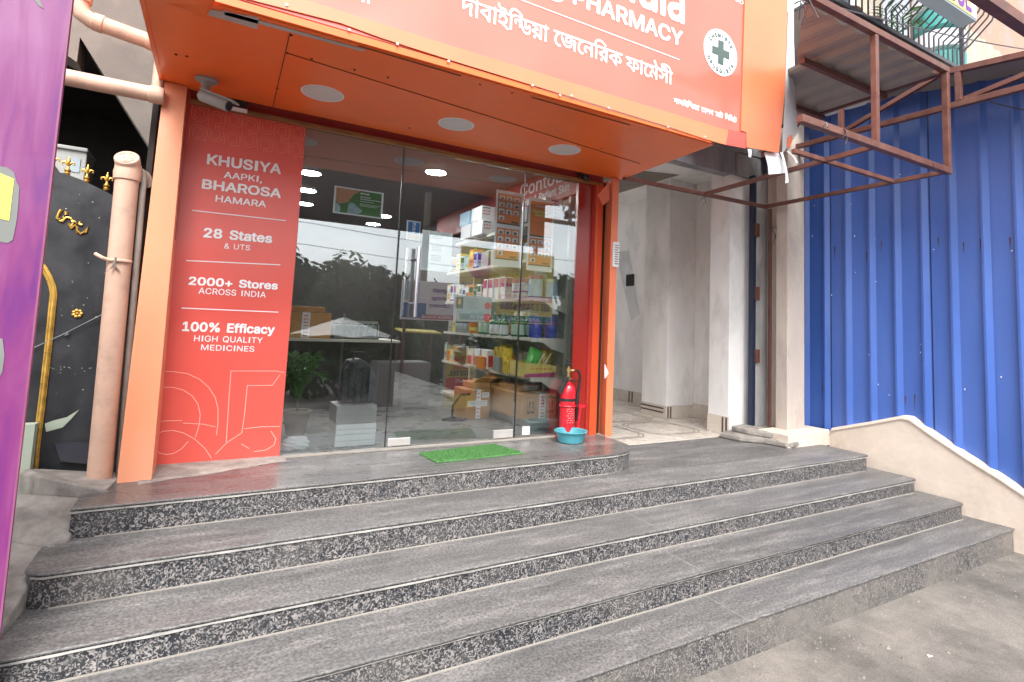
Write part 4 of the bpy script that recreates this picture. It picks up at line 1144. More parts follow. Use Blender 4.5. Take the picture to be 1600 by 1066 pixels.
# white boxes on top of the shelves
TOPZ = 2.0
s = MB(); s.box(SHX0 + 0.1, SHX1 - 0.026, SHY0 + 0.01, SHY1, TOPZ - 0.03, TOPZ); s.build('shelf_board', 'shelf', sh)
pr1 = [('red_print', 'redprint', [(.15, .55, .70, .78, 'f'), (.5, .85, .45, .5, 'f'), (.15, .6, .28, .33, 'f'), (.1, .9, .0, .14, 'f'), (.15, .45, .1, .4, 'l')]), ('text_print', 'ink', [(.3, .7, .84, .9, 'f')])]
boxthing('product_carton', 'white carton with red print standing above the first blue jars', 'box', 2.66, 2.86, .38, .62, TOPZ, 2.21, 'white', 'white product cartons on the shelf tops', pr1)
boxthing('product_carton', 'plain pale grey carton just left of the white carton with red print', 'box', 2.62, 2.86, .68, .92, TOPZ, 2.16, 'acwhite', 'white product cartons on the shelf tops', [('text_print', 'ink', [(.2, .5, .7, .75, 'f')])])
pr2 = [('red_print', 'redprint', [(.62, .95, .1, .9, 'f'), (.08, .14, .6, .7, 'f'), (.2, .26, .6, .7, 'f'), (.32, .38, .6, .7, 'f'), (.08, .38, .4, .46, 'f')]), ('text_print', 'ink', [(.08, .4, .84, .9, 'f')])]
for k, (yy, zz, lb) in enumerate(((1.70, TOPZ, 'lower white carton with red block in the stack left of the orange poster'), (2.06, TOPZ, 'white carton with small red block at the dim far end of the shelf top'), (1.74, TOPZ + .175, 'topmost white carton of the stack left of the orange poster'), (2.12, TOPZ + .172, 'bluish white carton on top at the dim far end of the stack'))):
    boxthing('product_carton', lb, 'box', 2.58, 2.86, yy, yy + .30, zz, zz + .17, 'white' if k != 3 else 'jarpale', 'white product cartons on the shelf tops', pr2)

def jar(name, label, cat, x, y, z, r, h, m, lid, group, band=None, kind='jar'):
    t = thing(name, label, cat, (x, y, z), group=group)
    s = MB()
    if kind == 'jar': s.lathe((x, y, z), [(r * .92, 0), (r, .01), (r, h * .74), (r * .9, h * .8), (r * .86, h * .82)], 20)
    elif kind == 'bottle': s.lathe((x, y, z), [(r * .92, 0), (r, .008), (r, h * .62), (r * .85, h * .70), (r * .38, h * .76), (r * .36, h * .83)], 18)
    else: s.lathe((x, y, z), [(r * .95, 0), (r, .005), (r * 1.02, h * .84)], 18)
    s.build('body', m, t, smooth=True)
    s = MB()
    if kind == 'bottle': s.lathe((x, y, z), [(r * .44, h * .82), (r * .44, h * .92), (r * .34, h * .93), (r * .30, h)], 14)
    else: s.lathe((x, y, z), [(r * 1.03, h * .82), (r * 1.03, h * .985), (r * .96, h)], 20)
    s.build('lid' if kind != 'bottle' else 'cap', lid, t, smooth=True)
    if band:
        m2, v0, v1 = band
        s = MB(); s.lathe((x, y, z), [(r * 1.004, h * v0), (r * 1.012, h * v0 + .001), (r * 1.012, h * v1 - .001), (r * 1.004, h * v1)], 20)
        s.build('label_band', m2, t, smooth=True)
    return t
z = SZ[2] + .001
G = 'jars and bottles on the shelves'
for k, (x, y_) in enumerate(((2.625, .42), (2.80, .42))):
    jar('blue_jar', 'royal blue jar with dark lid at the front end of the middle shelf', 'jar', x, y_, z, .062, .215, 'jarblue', 'jarlid', 'royal blue jars at the front of the middle shelf', ('purpleprint', .60, .76))
jar('blue_jar', 'second row blue jar half hidden between the two front blue jars', 'jar', 2.72, .56, z, .062, .21, 'jarblue', 'jarlid', 'royal blue jars behind the front pair')
for k in range(4):
    jar('green_bottle', 'green bottle with white cap and pale label beside the blue jars', 'bottle', 2.575 + (k % 2) * .09, .62 + (k // 2) * .12, z, .042, .25, 'bottlegreen', 'white', 'green bottles with pale labels', ('labelgreen', .08, .48), 'bottle')
for k in range(3):
    jar('white_label_bottle', 'dark green bottle with white label behind the pale labelled bottles', 'bottle', 2.575, .98 + k * .13, z, .045, .22, 'bottlegreen', 'bottlegreen', 'dark bottles with white labels', ('paper', .05, .5), 'bottle')
for k in range(4):
    jar('slim_green_bottle', 'slim green bottle with clear cap farther along the middle shelf', 'bottle', 2.57 + (k % 2) * .09, 1.40 + (k // 2) * .14, z, .038, .25, 'bottlegreen', 'bluegrey', 'slim green bottles farther along', ('labelgreen', .08, .5), 'bottle')
jar('orange_tub', 'small tub with orange label and red lid beside slim green bottles', 'tub', 2.58, 1.80, z, .05, .14, 'tin_orange', 'redprint', None, ('boxyellow', .2, .5), 'tub')
for k in range(3):
    jar('grey_tin', 'small dark tin with pale label at the far end of middle shelf', 'tin', 2.58, 1.98 + k * .13, z, .045, .14, 'bluegrey', 'black', 'dark tins at the far end', ('acwhite', .2, .6), 'tub')
z = SZ[3] + .001
jar('pale_blue_jar', 'pale blue jar with magenta lid rim on the upper shelf', 'jar', 2.62, .44, z, .068, .22, 'jarpale', 'pinkband', None, ('blueprint', .0, .06))
jar('pale_blue_jar', 'pale blue jar with green lid by the upright on upper shelf', 'jar', 2.79, .42, z, .062, .19, 'jarpale', 'labelgreen', None, ('blueprint', .0, .05))
jar('pale_blue_jar', 'pale blue jar lying on top of the green lidded jar', 'jar', 2.76, .60, z + .20, .07, .14, 'jarpale', 'jarpale', None, ('blueprint', .35, .42))
jar('pale_blue_jar', 'pale blue jar hidden behind the magenta rimmed jar', 'jar', 2.72, .60, z, .066, .2, 'jarpale', 'jarpale', None)
for k in range(2):
    jar('pale_jar', 'pale jar with pink swoosh behind blue jars on upper shelf', 'jar', 2.60, .62 + k * .15, z, .06, .19, 'paper', 'pinkband', 'pale jars with pink print', ('pinkband', .3, .36))
for k in range(4):
    boxthing('pink_carton', 'slim pink and white carton deeper along the upper shelf', 'box', 2.56, 2.66, .98 + k * .15, 1.09 + k * .15, z, z + .23, 'paper', 'pink cartons on the upper shelf', [('pink_print', 'pinkband', [(.1, .9, .55, .95, 'f'), (.1, .9, .55, .95, 'l')])])
z = SZ[4] + .001
for k in range(5):
    boxthing('shelf_carton', 'small white carton in the row on the highest full shelf', 'box', 2.57, 2.80, .42 + k * .26, .62 + k * .26, z, z + .17, 'acwhite', 'white cartons on the highest full shelf', [('text_print', 'pinkband', [(.1, .6, .3, .4, 'f')])])
# packets on the fourth shelf
z = SZ[1] + .001
dsp = thing('display_box', 'open yellow and pink display box holding yellow and green packets', 'box', (2.68, .45, z))
s = MB()
s.prism([(2.50, .37, z), (2.84, .37, z), (2.84, .37, z + .11), (2.50, .37, z + .135)], (0, .008, 0)); s.box(2.50, 2.508, .378, .66, z, z + .13); s.box(2.832, 2.84, .378, .66, z, z + .11); s.box(2.50, 2.84, .66, .668, z, z + .14); s.box(2.508, 2.832, .378, .66, z, z + .006)
s.build('tray', 'boxyellow', dsp)
s = MB(); s.prism([(2.499, .3685, z + .002), (2.841, .3685, z + .002), (2.841, .3685, z + .045), (2.499, .3685, z + .03)], (0, .001, 0)); s.build('pink_print', 'pinkband', dsp)
s = MB(); scribble(s, 2.57, 2.80, z + .07, 4, .014, .3685, .8); s.build('print_lines', 'tin_orange', dsp)
def packet(name, label, c, w, h, tilt, lean, m, group=None, th=.035, straw=None):
    """pillow-shaped foil packet standing on edge"""
    t = thing(name, label, 'packet', c, group=group)
    s = MB(); n, k = 8, 8
    fr = []
    for side in (1, -1):
        for j in range(k + 1):
            for i in range(n + 1):
                u, v = i / n * 2 - 1, j / k
                d = th * max(0, (1 - u ** 4)) * max(0, math.sin(math.pi * min(1, v * 1.02 + .0))) ** .6 * side
                cr_ = .006 * math.sin(i * 2.1 + j * 1.3)
                x, y_, zz = u * w / 2 * (1 - .06 * math.sin(math.pi * v)), -d / 1 + cr_, v * h
                x, zz = x * math.cos(tilt) + zz * math.sin(tilt), -x * math.sin(tilt) + zz * math.cos(tilt)
                y_, zz = y_ + zz * math.sin(lean), zz * math.cos(lean)
                fr.append((c[0] + x, c[1] + y_, c[2] + zz))
    m1 = (n + 1) * (k + 1); fs = []
    for b in (0, m1):
        for j in range(k):
            for i in range(n):
                fs.append((b + j * (n + 1) + i, b + j * (n + 1) + i + 1, b + (j + 1) * (n + 1) + i + 1, b + (j + 1) * (n + 1) + i))
    s.add(fr, fs); s.build('pouch', m, t, smooth=True)
    return t
packet('green_packet', 'bright green packet leaning in the yellow display box', (2.60, .46, z + .03), .15, .25, .35, .1, 'packgreen')
for k in range(4):
    packet('yellow_packet', 'shiny yellow packet leaning in the pink and yellow display box', (2.66 + k * .045, .47 + k * .03, z + .03), .11, .24, .55, .12, 'packyellow', 'yellow packets in the display box')
for k in range(2):
    s = MB(); s.bar((2.66 + k * .07, .425, z + .09), (2.745 + k * .075, .435, z + .22), .016, .006)
    tag(s.build('white_tag', 'white', None, loc=(2.7, .43, z)), ('shorter' if k == 0 else 'longer right hand') + ' white strip standing between the yellow packets', 'strip')
for k in range(3):
    packet('upright_pouch', 'upright yellow pouch with a white spout behind the carton shelf edge', (2.56 + k * .03, .82 + k * .15, z), .13, .25, -.08, .0, 'packyellow', 'upright yellow pouches')
boxthing('amber_box', 'plain amber box at the front edge beside the display box', 'box', 2.50, 2.60, .70, .80, z, z + .13, 'packyellow')
boxthing('grey_box', 'light grey carton next to the amber box on the low shelf', 'box', 2.50, 2.62, .92, 1.04, z, z + .15, 'acwhite')
for k in range(3):
    boxthing('label_carton', 'white and red carton on the dim far part of low shelf', 'box', 2.52, 2.66, 1.25 + k * .2, 1.40 + k * .2, z, z + .2, 'paper', 'white and red cartons on the low shelf', [('red_print', 'redprint', [(.1, .5, .1, .7, 'f'), (.1, .9, .1, .6, 'l')])])
boxthing('orange_carton', 'orange and white carton in front of the white and red cartons', 'box', 2.47, 2.56, 1.30, 1.42, z, z + .13, 'tin_orange')
def lump(name, label, cat, c, sx, sy, sz, m, seed):
    bm = bmesh.new(); bmesh.ops.create_icosphere(bm, subdivisions=4, radius=1)
    rnd = random.Random(seed); ph = [rnd.uniform(0, 6) for _ in range(6)]
    for v in bm.verts:
        p = v.co.copy()
        k = 1 + .14 * math.sin(5 * p.x + ph[0]) * math.sin(4 * p.y + ph[1]) + .09 * math.sin(11 * p.z + ph[2] + 6 * p.x) + .05 * math.sin(19 * p.y + ph[3] + 8 * p.z)
        v.co = Vector((p.x * sx * k, p.y * sy * k, max(-.8, p.z) * sz * k + sz * .8))
    me = bpy.data.meshes.new(name); bm.to_mesh(me); bm.free()
    me.polygons.foreach_set('use_smooth', [True] * len(me.polygons)); me.materials.append(M[m])
    o = bpy.data.objects.new(name, me); o.location = c; COL.objects.link(o)
    return tag(o, label, cat)
lump('polythene_bag', 'dark crumpled polythene bag nearest yellow pouches on low shelf', 'bag', (2.60, 1.72, z + .16), .10, .10, .11, 'bag', 3)
lump('polythene_bag', 'dark crumpled bag farther back on the low shelf', 'bag', (2.60, 2.05, z), .12, .10, .13, 'bag', 5)

# brown cartons
def carton(label, x0, x1, y0, y1, z0, z1, rot=0, labels=(), tape=None, arrows=None, flap=False):
    t = thing('brown_carton', label, 'carton', ((x0 + x1) / 2, (y0 + y1) / 2, z0))
    s = MB(); s.box(x0, x1, y0, y1, z0, z1); b = s.build('box_body', 'card', t, bevel=0.004)
    w, h = x1 - x0, z1 - z0
    if tape is not None:
        s = MB(); quad_y(s, x0 + (tape - .09) * w, x0 + (tape + .09) * w, z0 + .002, z1 - .002, y0 - .002)
        s.add([(x0 + (tape - .09) * w, y0, z1 + .002), (x0 + (tape + .09) * w, y0, z1 + .002), (x0 + (tape + .09) * w, y1, z1 + .002), (x0 + (tape - .09) * w, y1, z1 + .002)], [(0, 1, 2, 3)])
        s.build('tape', 'paper', t)
        s = MB()
        for k in range(7): scribble(s, x0 + (tape - .05) * w, x0 + (tape + .06) * w, z0 + (.06 + k * .13) * h, 2, .012, y0 - .0027)
        s.build('tape_print', 'redprint', t)
    if labels:
        s = MB()
        for u0, u1, v0, v1 in labels: quad_y(s, x0 + u0 * w, x0 + u1 * w, z0 + v0 * h, z0 + v1 * h, y0 - .0034)
        s.build('paper_label', 'paper', t)
        s = MB()
        for u0, u1, v0, v1 in labels:
            for q in (.25, .5, .72): scribble(s, x0 + (u0 + .03) * w, x0 + (u1 - .05) * w, z0 + (v0 + (v1 - v0) * q) * h, 3, .006, y0 - .004)
        s.build('label_print', 'inked', t)
    if arrows:
        s = MB(); yq = y0 - .0015
        for u in arrows:
            cx_ = x0 + u * w; a_ = h * .2
            s.stroke([(cx_ - a_, z0 + .35 * h), (cx_ + a_, z0 + .35 * h), (cx_ + a_, z0 + .84 * h), (cx_ - a_, z0 + .84 * h)], .004, yq, closed=True)
            for dx in (-a_ * .4, a_ * .4):
                quad_y(s, cx_ + dx - .006, cx_ + dx + .006, z0 + .40 * h, z0 + .6 * h, yq)
                s.add([(cx_ + dx - .013, yq, z0 + .6 * h), (cx_ + dx + .013, yq, z0 + .6 * h), (cx_ + dx, yq, z0 + .74 * h)], [(0, 1, 2)])
            scribble(s, cx_ - a_, cx_ + a_, z0 + .22 * h, 3, .018, yq)
        s.build('handling_marks', 'ink', t)
    if flap:
        s = MB()
        s.prism([(x0 - .0, y0, z1), (x1, y0, z1), (x1 + .03, y0 - .08, z1 + .05), (x0 + .06, y0 - .08, z1 + .06)], (0, 0.004, .002))
        s.prism([(x1, y0, z1), (x1, y1, z1), (x1 + .09, y1, z1 + .07), (x1 + .09, y0, z1 + .06)], (.002, 0, .004)); s.build('flap', 'card', t)
    t.rotation_euler.z = R(rot)
    return t
carton('brown carton with white tape cross standing on the shop floor', 2.20, 2.47, 1.02, 1.34, .002, .29, 0, ((.08, .88, .42, .62), (.66, .94, .72, .90)), .52)
carton('open brown carton on top of the taped carton', 2.30, 2.50, 1.10, 1.36, .294, .35, 0, flap=True)
carton('long brown carton with handling marks on the bottom shelf', 2.50, 2.89, .42, 1.05, SZ[0] + .001, SZ[0] + .232, 0, (), .60, (.30, .84))
carton('second brown carton behind the long one on the bottom shelf', 2.51, 2.86, 1.10, 1.6, SZ[0] + .001, SZ[0] + .26)
carton('crumpled brown carton lid lying on the long carton', 2.56, 2.80, .60, .98, SZ[0] + .236, SZ[0] + .285, 8, ((.2, .8, .3, .9),))
s = MB(); s.tube([(2.12, 1.0, .01), (2.05, .98, .04), (2.07, 1.02, .14), (2.16, 1.06, .24), (2.24, 1.0, .25)], .012, 8); s.tube([(2.0, .96, .01), (2.14, .93, .008), (2.2, .98, .008), (2.05, 1.03, .008), (1.96, .98, .01)], .016, 8)
tag(s.build('black_cable', 'rubber', None, loc=(2.1, 1, 0)), 'thick black cable coiled on the floor by the taped carton', 'cable')

# left part of the shop: cartons on a counter, white crates, black case
ct = thing('shop_counter', 'dim grey counter in the shop holding brown cartons and a crate', 'counter', (.9, 2.2, 0))
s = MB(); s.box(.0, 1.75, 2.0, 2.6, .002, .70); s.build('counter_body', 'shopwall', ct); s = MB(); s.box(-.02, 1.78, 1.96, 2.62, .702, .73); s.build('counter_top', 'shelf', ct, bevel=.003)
carton('large brown carton with pale tape on the dim counter', .60, 1.05, 2.05, 2.4, .733, 1.0, 0, (), .45)
carton('flat brown carton stacked on the large counter carton', .56, .98, 2.05, 2.4, 1.003, 1.06)
cr = thing('grey_crate', 'pale grey plastic crate beside the cartons on the counter', 'crate', (1.3, 2.2, .733))
s = MB(); X0, X1, Y0, Y1, Z0, Z1 = 1.08, 1.56, 2.05, 2.4, .733, .93
s.box(X0, X1, Y0, Y1, Z0, Z0 + .01)
for zz in (Z0, Z1 - .03): s.box(X0, X1, Y0, Y0 + .012, zz, zz + .03); s.box(X0, X1, Y1 - .012, Y1, zz, zz + .03); s.box(X0, X0 + .012, Y0, Y1, zz, zz + .03); s.box(X1 - .012, X1, Y0, Y1, zz, zz + .03)
for k in range(9): s.box(X0 + k * .0585, X0 + k * .0585 + .012, Y0 + .001, Y0 + .011, Z0 + .03, Z1 - .03)
s.build('lattice', 'acwhite', cr)
s = MB(); s.box(X0 + .02, X1 - .02, Y0 + .02, Y1 - .02, Z0 + .012, Z1 - .05); s.build('crate_load', 'bluegrey', cr)
for k, (zz, hh_, lb) in enumerate(((.003, .085, 'lowest white carton in the stack under the black case'), (.091, .075, 'middle white carton in the stack under the black case'), (.169, .13, 'tall top carton of the white stack under the black case'))):
    o = jx = .01 * math.sin(k * 3)
    boxthing('white_carton', lb, 'box', .82 + jx, 1.115 + jx, .16, .46, zz, zz + hh_, 'paper' if k < 2 else 'greyback', 'white cartons stacked by the glass', [('crease', 'inked', [(.02, .98, .47, .5, 'f')])])
cs = thing('black_case', 'black ribbed travel case standing on the white cartons', 'case', (.98, .4, .30))
s = MB(); prof = [(.86, .302), (1.11, .302), (1.115, .50), (1.06, .60), (.99, .645), (.90, .63), (.86, .56)]
s.prism([(x, .26, zq) for x, zq in prof], (0, .16, 0)); s.build('shell', 'bag', cs, bevel=.015, seg=3)
s = MB()
for x in (.91, .96, 1.01, 1.06): s.box(x - .006, x + .006, .250, .262, .32, .58)
s.build('rib', 'black', cs)
s = MB(); s.tube([(.94, .30, .63), (.94, .30, .69), (1.02, .30, .69), (1.02, .30, .61)], .008, 8); s.build('handle', 'black', cs)
# potted palms; the indoor one is added for fronds mirrored in the glass
def palm(name, label, base, h, n, L_, seed, m='leaf', pot='potdark', group=None, spread=1.0):
    rnd = random.Random(seed)
    t = thing(name, label, 'potted plant', base, group=group)
    bx, by, bz_ = base
    s = MB(); s.lathe(base, [(.07, 0), (.10, .16), (.115, .17), (.115, .19), (.09, .19), (.085, .17)], 18); s.build('pot', pot, t, smooth=True)
    s = MB(); f = MB()
    for k in range(n):
        a = 2 * math.pi * k / n + rnd.uniform(-.3, .3); ln = L_ * rnd.uniform(.75, 1.1); e = rnd.uniform(.5, 1.15) * spread
        pts = []
        for q in range(9):
            u = q / 8
            rr_ = ln * e * u; zz = h * .2 + .17 + h * (1.5 * u - .9 * u * u * e)
            pts.append(Vector((bx + math.cos(a) * rr_ * .55, by + math.sin(a) * rr_ * .55, bz_ + zz)))
        s.tube([Vector((bx, by, bz_ + .15))] + pts, [.006] * 4 + [.004] * 6, 5)
        for q in range(2, 9):
            d = (pts[q] - pts[q - 1]).normalized(); sd_ = d.cross(Vector((0, 0, 1))).normalized()
            for sg in (-1, 1):
                ll = ln * .42 * (1 - abs(q - 5) / 9)
                tip = pts[q] + (sd_ * sg * .75 + d * .65 + Vector((0, 0, -.18))).normalized() * ll
                mid = (pts[q] + tip) / 2 + Vector((0, 0, .02)); wv = d * .011
                f.add([pts[q] - wv * .4, mid - wv, tip, mid + wv, pts[q] + wv * .4], [(0, 1, 2, 3, 4)])
    s.build('stem', m, t); f.build('leaves', m, t)
    return t
palm('stand_in_palm', 'small potted palm added indoors for fronds mirrored in the glass', (.62, .75, .002), .40, 11, .40, 4)
wb = lump('crumpled_packet', 'crumpled pale packet on shop floor near the red panel', 'packet', (.56, .2, .002), .09, .05, .05, 'paper', 8)

# ================================================================ THINGS ON THE PLATFORM
EX, EY = 2.69, -0.088
ex = thing('fire_extinguisher', 'red fire extinguisher with black hose in front of the glass edge', 'extinguisher', (EX, EY, 0.002))
s = MB(); s.lathe((EX, EY, .03), [(.06, 0), (.068, .012), (.068, .36), (.062, .40), (.045, .43), (.024, .447), (.022, .47)], 28); cyl = s.build('cylinder', 'extred', ex, smooth=True)
s = MB(); s.lathe((EX, EY, .03), [(.0695, .285), (.0695, .31)], 28); s.build('black_band', 'black', cyl)
s = MB()
for k in range(9):
    a0, a1 = R(-125 + k * 8), R(-117 + k * 8)
    for q in range(7):
        if (k * 5 + q * 3) % 7 < 5: s.add([(EX + .0692 * math.cos(a), EY + .0692 * math.sin(a), zz + q * .019) for a, zz in ((a0, .135), (a1 - R(1.5), .135), (a1 - R(1.5), .143), (a0, .143))], [(0, 1, 2, 3)])
s.build('label', 'labelpink', cyl)
s = MB(); s.lathe((EX, EY, .03), [(.03, .47), (.03, .485), (.017, .49), (.017, .53), (.024, .535), (.024, .56), (.012, .565), (.012, .59)], 16); s.tube([(EX, EY, .575), (EX + .05, EY - .01, .578)], .010, 8); valve = s.build('valve', 'brass', ex, smooth=True)
s = MB(); s.lathe((EX, EY, .03), [(.01, .585), (.028, .59), (.030, .602), (.012, .606), (.010, .625), (.022, .628), (.022, .634)], 12); s.build('valve_wheel', 'black', ex)
s = MB(); s.tube([(EX + .045, EY - .01, .578), (EX + .09, EY - .015, .575), (EX + .115, EY - .01, .53), (EX + .112, EY, .42), (EX + .10, EY, .36), (EX + .10, EY, .14)], [.009, .010, .011, .013, .017, .017], 10); s.build('hose', 'rubber', ex, smooth=True)
s = MB(); s.obox((EX - .075, EY - .05, .455), (.014, 0, .0), (0, .012, 0), (.035, .0, .07)); s.box(EX - .07, EX + .05, EY - .075, EY - .066, .488, .50); s.build('discharge_horn', 'rubber', ex, bevel=.004)
s = MB()
for zz in (.275,):
    s.tube([(EX + .074 * math.cos(R(a)), EY + .074 * math.sin(R(a)), zz) for a in range(0, 361, 20)], .007, 8, cap=False)
s.box(EX + .07, EX + .15, EY - .075, EY - .066, .262, .29); s.box(EX + .07, EX + .15, EY + .02, EY + .03, .262, .29); s.box(EX + .142, EX + .15, EY - .075, EY + .03, .262, .29)
s.bar((EX + .085, EY - .072, .265), (EX + .06, EY - .072, .01), .018, .008); s.box(EX - .09, EX + .13, EY - .09, EY + .07, .003, .012)
s.build('stand', 'extred', ex)

BXc, BYc = 2.625, -0.255
bs = thing('plastic_basin', 'round teal plastic basin on the platform before the extinguisher', 'basin', (BXc, BYc, .002))
s = MB(); s.lathe((BXc, BYc, .002), [(.095, 0), (.105, .005), (.128, .085), (.142, .087), (.143, .093), (.138, .096), (.122, .09), (.10, .012), (0, .01)], 40); s.build('bowl', 'teal', bs, smooth=True)

mt = thing('door_mat', 'bright green artificial grass mat in front of the glass door', 'mat', (1.7, -.3, .001))
ca, cb, cc_, cd = aZ(655, 708, .012), aZ(771, 694, .012), aZ(818, 707, .012), aZ(683, 721, .012)
s = MB(); s.prism([(p.x, p.y, .002) for p in (ca, cb, cc_, cd)], (0, 0, .008)); s.build('backing', 'grassmat', mt)
s = MB(); rnd = random.Random(11)
for k in range(9000):
    u, v = rnd.random(), rnd.random()
    p = ca.lerp(cb, u).lerp(cd.lerp(cc_, u), v); p.z = .009
    a = rnd.uniform(0, 6.28); hgt = rnd.uniform(.008, .017); w = .0022
    d = Vector((math.cos(a), math.sin(a), 0)) * w; ln = Vector((rnd.uniform(-.006, .006), rnd.uniform(-.006, .006), hgt))
    s.add([p - d, p + d, p + ln], [(0, 1, 2)])
s.build('pile', 'grassmat', mt, flip=False)

# ================================================================ SIDE PASSAGE
pg = thing('side_passage', 'pale plastered passage with tiled floor between shop and blue sheets', 'passage', (4.4, 1.5, -.142))
s = MB(); s.box(3.20, 5.6, 0.02, 7.0, -.2, -.136); s.build('tiled_floor', 'tilecream', pg)
s = MB()                                            # double brown lines laid diagonally in the tiles
def on_z(px, py): p = aZ(px, py, -.1345); return p
def band(a, b, w=.012):
    a, b = Vector(a), Vector(b); d = (b - a).normalized(); n_ = Vector((-d.y, d.x, 0)) * w / 2
    s.add([a - n_, b - n_, b + n_, a + n_], [(0, 1, 2, 3)])
zf = -.1345
for cx_, cy_ in ((3.62, .62), (4.42, .62), (3.62, 1.42), (4.42, 1.42), (3.62, 2.22), (4.42, 2.22), (3.62, 3.02), (4.42, 3.02)):
    for k, off in ((0, .36), (1, .325)):
        c_ = .13
        o8 = [(-off, -off + c_), (-off + c_, -off), (off - c_, -off), (off, -off + c_), (off, off - c_), (off - c_, off), (-off + c_, off), (-off, off - c_)]
        for i in range(8):
            a, b = o8[i], o8[(i + 1) % 8]; band((cx_ + a[0], cy_ + a[1], zf), (cx_ + b[0], cy_ + b[1], zf), .010)
s.build('tile_lines', 'tileline', pg)
CH = 2.94
for bx in ((5.42, 5.5, .30, 1.57, -.14, CH), (5.50, 5.6, 1.57, 7.0, -.14, CH)): s = MB(); s.box(*bx); s.build('wall', 'pwall', pg)
s = MB(); s.box(3.12, 3.20, .2, 7.0, -.14, CH); s.build('wall', 'pwall', pg)   # end wall left out so sky light brightens the passage
s = MB(); s.box(3.12, 5.6, .12, 3.3, CH, CH + .08); s.build('ceiling', 'pwhite', pg)  # stops short so sky light falls in behind it
s = MB(); s.box(3.3, 4.4, .5, 1.0, CH - .006, CH - .001); s.prism([(4.3, 1.1, CH - .006), (4.9, .9, CH - .006), (4.9, 2.2, CH - .006), (3.9, 2.0, CH - .006)], (0, 0, .004)); s.build('ceiling_patch', 'concrete', pg)
hl_ = MB(); p = aX(985, 438, 5.5); hl_.box(5.485, 5.499, p.y - .09, p.y + .09, p.z - .09, p.z + .09); hl_.build('socket_hole', 'dark', pg)  # near-black block drawn for the shade inside the hole
s = MB(); s.prism([(5.498, 2.6, 2.2), (5.498, 2.95, 2.2), (5.498, 2.5, 1.1), (5.498, 2.3, 1.2)], (.001, 0, 0)); s.build('filler_patch', 'palepatch', pg)
def skirt(s, sl, x0, x1, y0, y1, z0, z1, front, left):
    s.box(x0, x1, y0, y1, z0, z1)
# skirting tiles
s = MB(); s.box(5.405, 5.419, .31, 1.09, -.135, .04); s.box(5.485, 5.498, 1.58, 6.8, -.135, .03); s.build('skirting', 'tilecream', pg, bevel=.003)
s = MB()
for y_ in (2.40, 2.47, 4.1, 4.17): s.box(5.4825, 5.4845, y_, y_ + .03, -.13, .026)
s.build('skirting_lines', 'tileline', pg)
def pier(label, x0, x1, y0, y1, mf, skz, front_tile):
    t = thing('plaster_pier', label, 'pier', ((x0 + x1) / 2, (y0 + y1) / 2, -.142))
    s = MB(); s.box(x0, x1, y0, y1, -.14, CH); s.build('shaft', mf, t, bevel=.006)
    s = MB()
    s.box(x0 - .014, x0 - .001, y0 - .014, y1, -.135, skz)
    if front_tile: s.box(x0 - .0005, x1 + .004, y0 - .014, y0 - .001, -.135, skz)
    b = s.build('skirting', 'tilecream', t, bevel=.003)
    s = MB()
    if front_tile:
        for q in (.03, .075): s.box(x0 + q - .02, x0 + q + .002, y0 - .0165, y0 - .0145, -.13, skz - .01)
        for q in (.045, .095): s.box(x0 - .0165, x0 - .0145, y0 + .03, y1 - .005, skz - q, skz - q + .02)
    else:
        for q in (.025, .075): s.box(x0 - .0165, x0 - .0145, y0 + q - .02, y0 + q + .003, -.13, skz - .01)
    s.build('tile_lines', 'tileline', b)
pier('grey white plaster pier deeper in the passage with striped skirting', 4.945, 5.42, 1.10, 1.57, 'pwall', .02, True)
pier('white front plaster pier at the mouth of the passage', 4.85, 5.19, .03, .32, 'pwhite', .06, False)
# painted lintel over the mouth
li = thing('passage_lintel', 'scuffed dark grey lintel across the top of the passage', 'lintel', (4.2, .05, 2.73))
s = MB(); s.box(3.2, 5.6, .015, .14, 2.74, 3.3); s.build('beam', 'steelgrey', li)
s = MB(); s.box(3.2, 5.6, -.03, .013, 3.0, 3.06); s.build('guide_rail', 'steelgrey', li)
s = MB(); s.box(4.9, 5.3, -.02, .012, 2.74, 2.99); s.build('guide_plate', 'steelgrey', li)
# steel plate with hinge blocks in the recess
sp_ = thing('rolling_shutter_guide', 'scuffed grey steel door jamb with three rusty hinge blocks', 'door jamb', (5.35, .05, 0))
s = MB(); s.box(5.112, 5.40, -.10, -.06, -.06, 2.74); s.build('plate', 'plate', sp_)
s = MB(); s.box(5.062, 5.108, -.11, -.05, -.07, 2.74); s.build('dark_edge', 'navy', sp_)
for py in (349, 448, 546):
    p = aY(1181.5, py, -.12); q = aY(1181.5, py + 21, -.12); s = MB(); s.box(p.x - .015, p.x + .045, -.135, -.103, q.z, p.z); s.build('hinge', 'rust', sp_, bevel=.004)
# beige pillar and the rough step
bp_ = MB(); bp_.prism([(x, y_, -.09) for x, y_ in ((5.145, -.48), (5.43, -.48), (5.43, -.02), (5.405, -.02), (5.405, -.12), (5.28, -.12), (5.28, -.335), (5.145, -.335))], (0, 0, 3.49))
tag(bp_.build('beige_pillar', 'beige', None, loc=(5.28, -.4, 0), bevel=.008), 'tall stained beige plaster pillar between grey steel jamb and blue sheets', 'pillar')
rsx = MB()
bmr = [(4.66, -.02), (4.70, -.25), (4.86, -.42), (4.91, -.64), (5.0, -.66), (5.4, -.6), (5.4, .06), (4.86, .06)]
rsx.prism([(x, y_, -.139) for x, y_ in bmr], (0, 0, .055)); rsx.prism([(4.84, -.02, -.083), (4.84, -.24, -.083), (4.94, -.5, -.083), (5.4, -.5, -.083), (5.4, .06, -.083)], (0, 0, .06))
tag(rsx.build('rough_cement_step', 'cement', None, loc=(5, -.2, -.14), bevel=.015), 'broken grey cement step below the steel jamb and beige pillar', 'step')

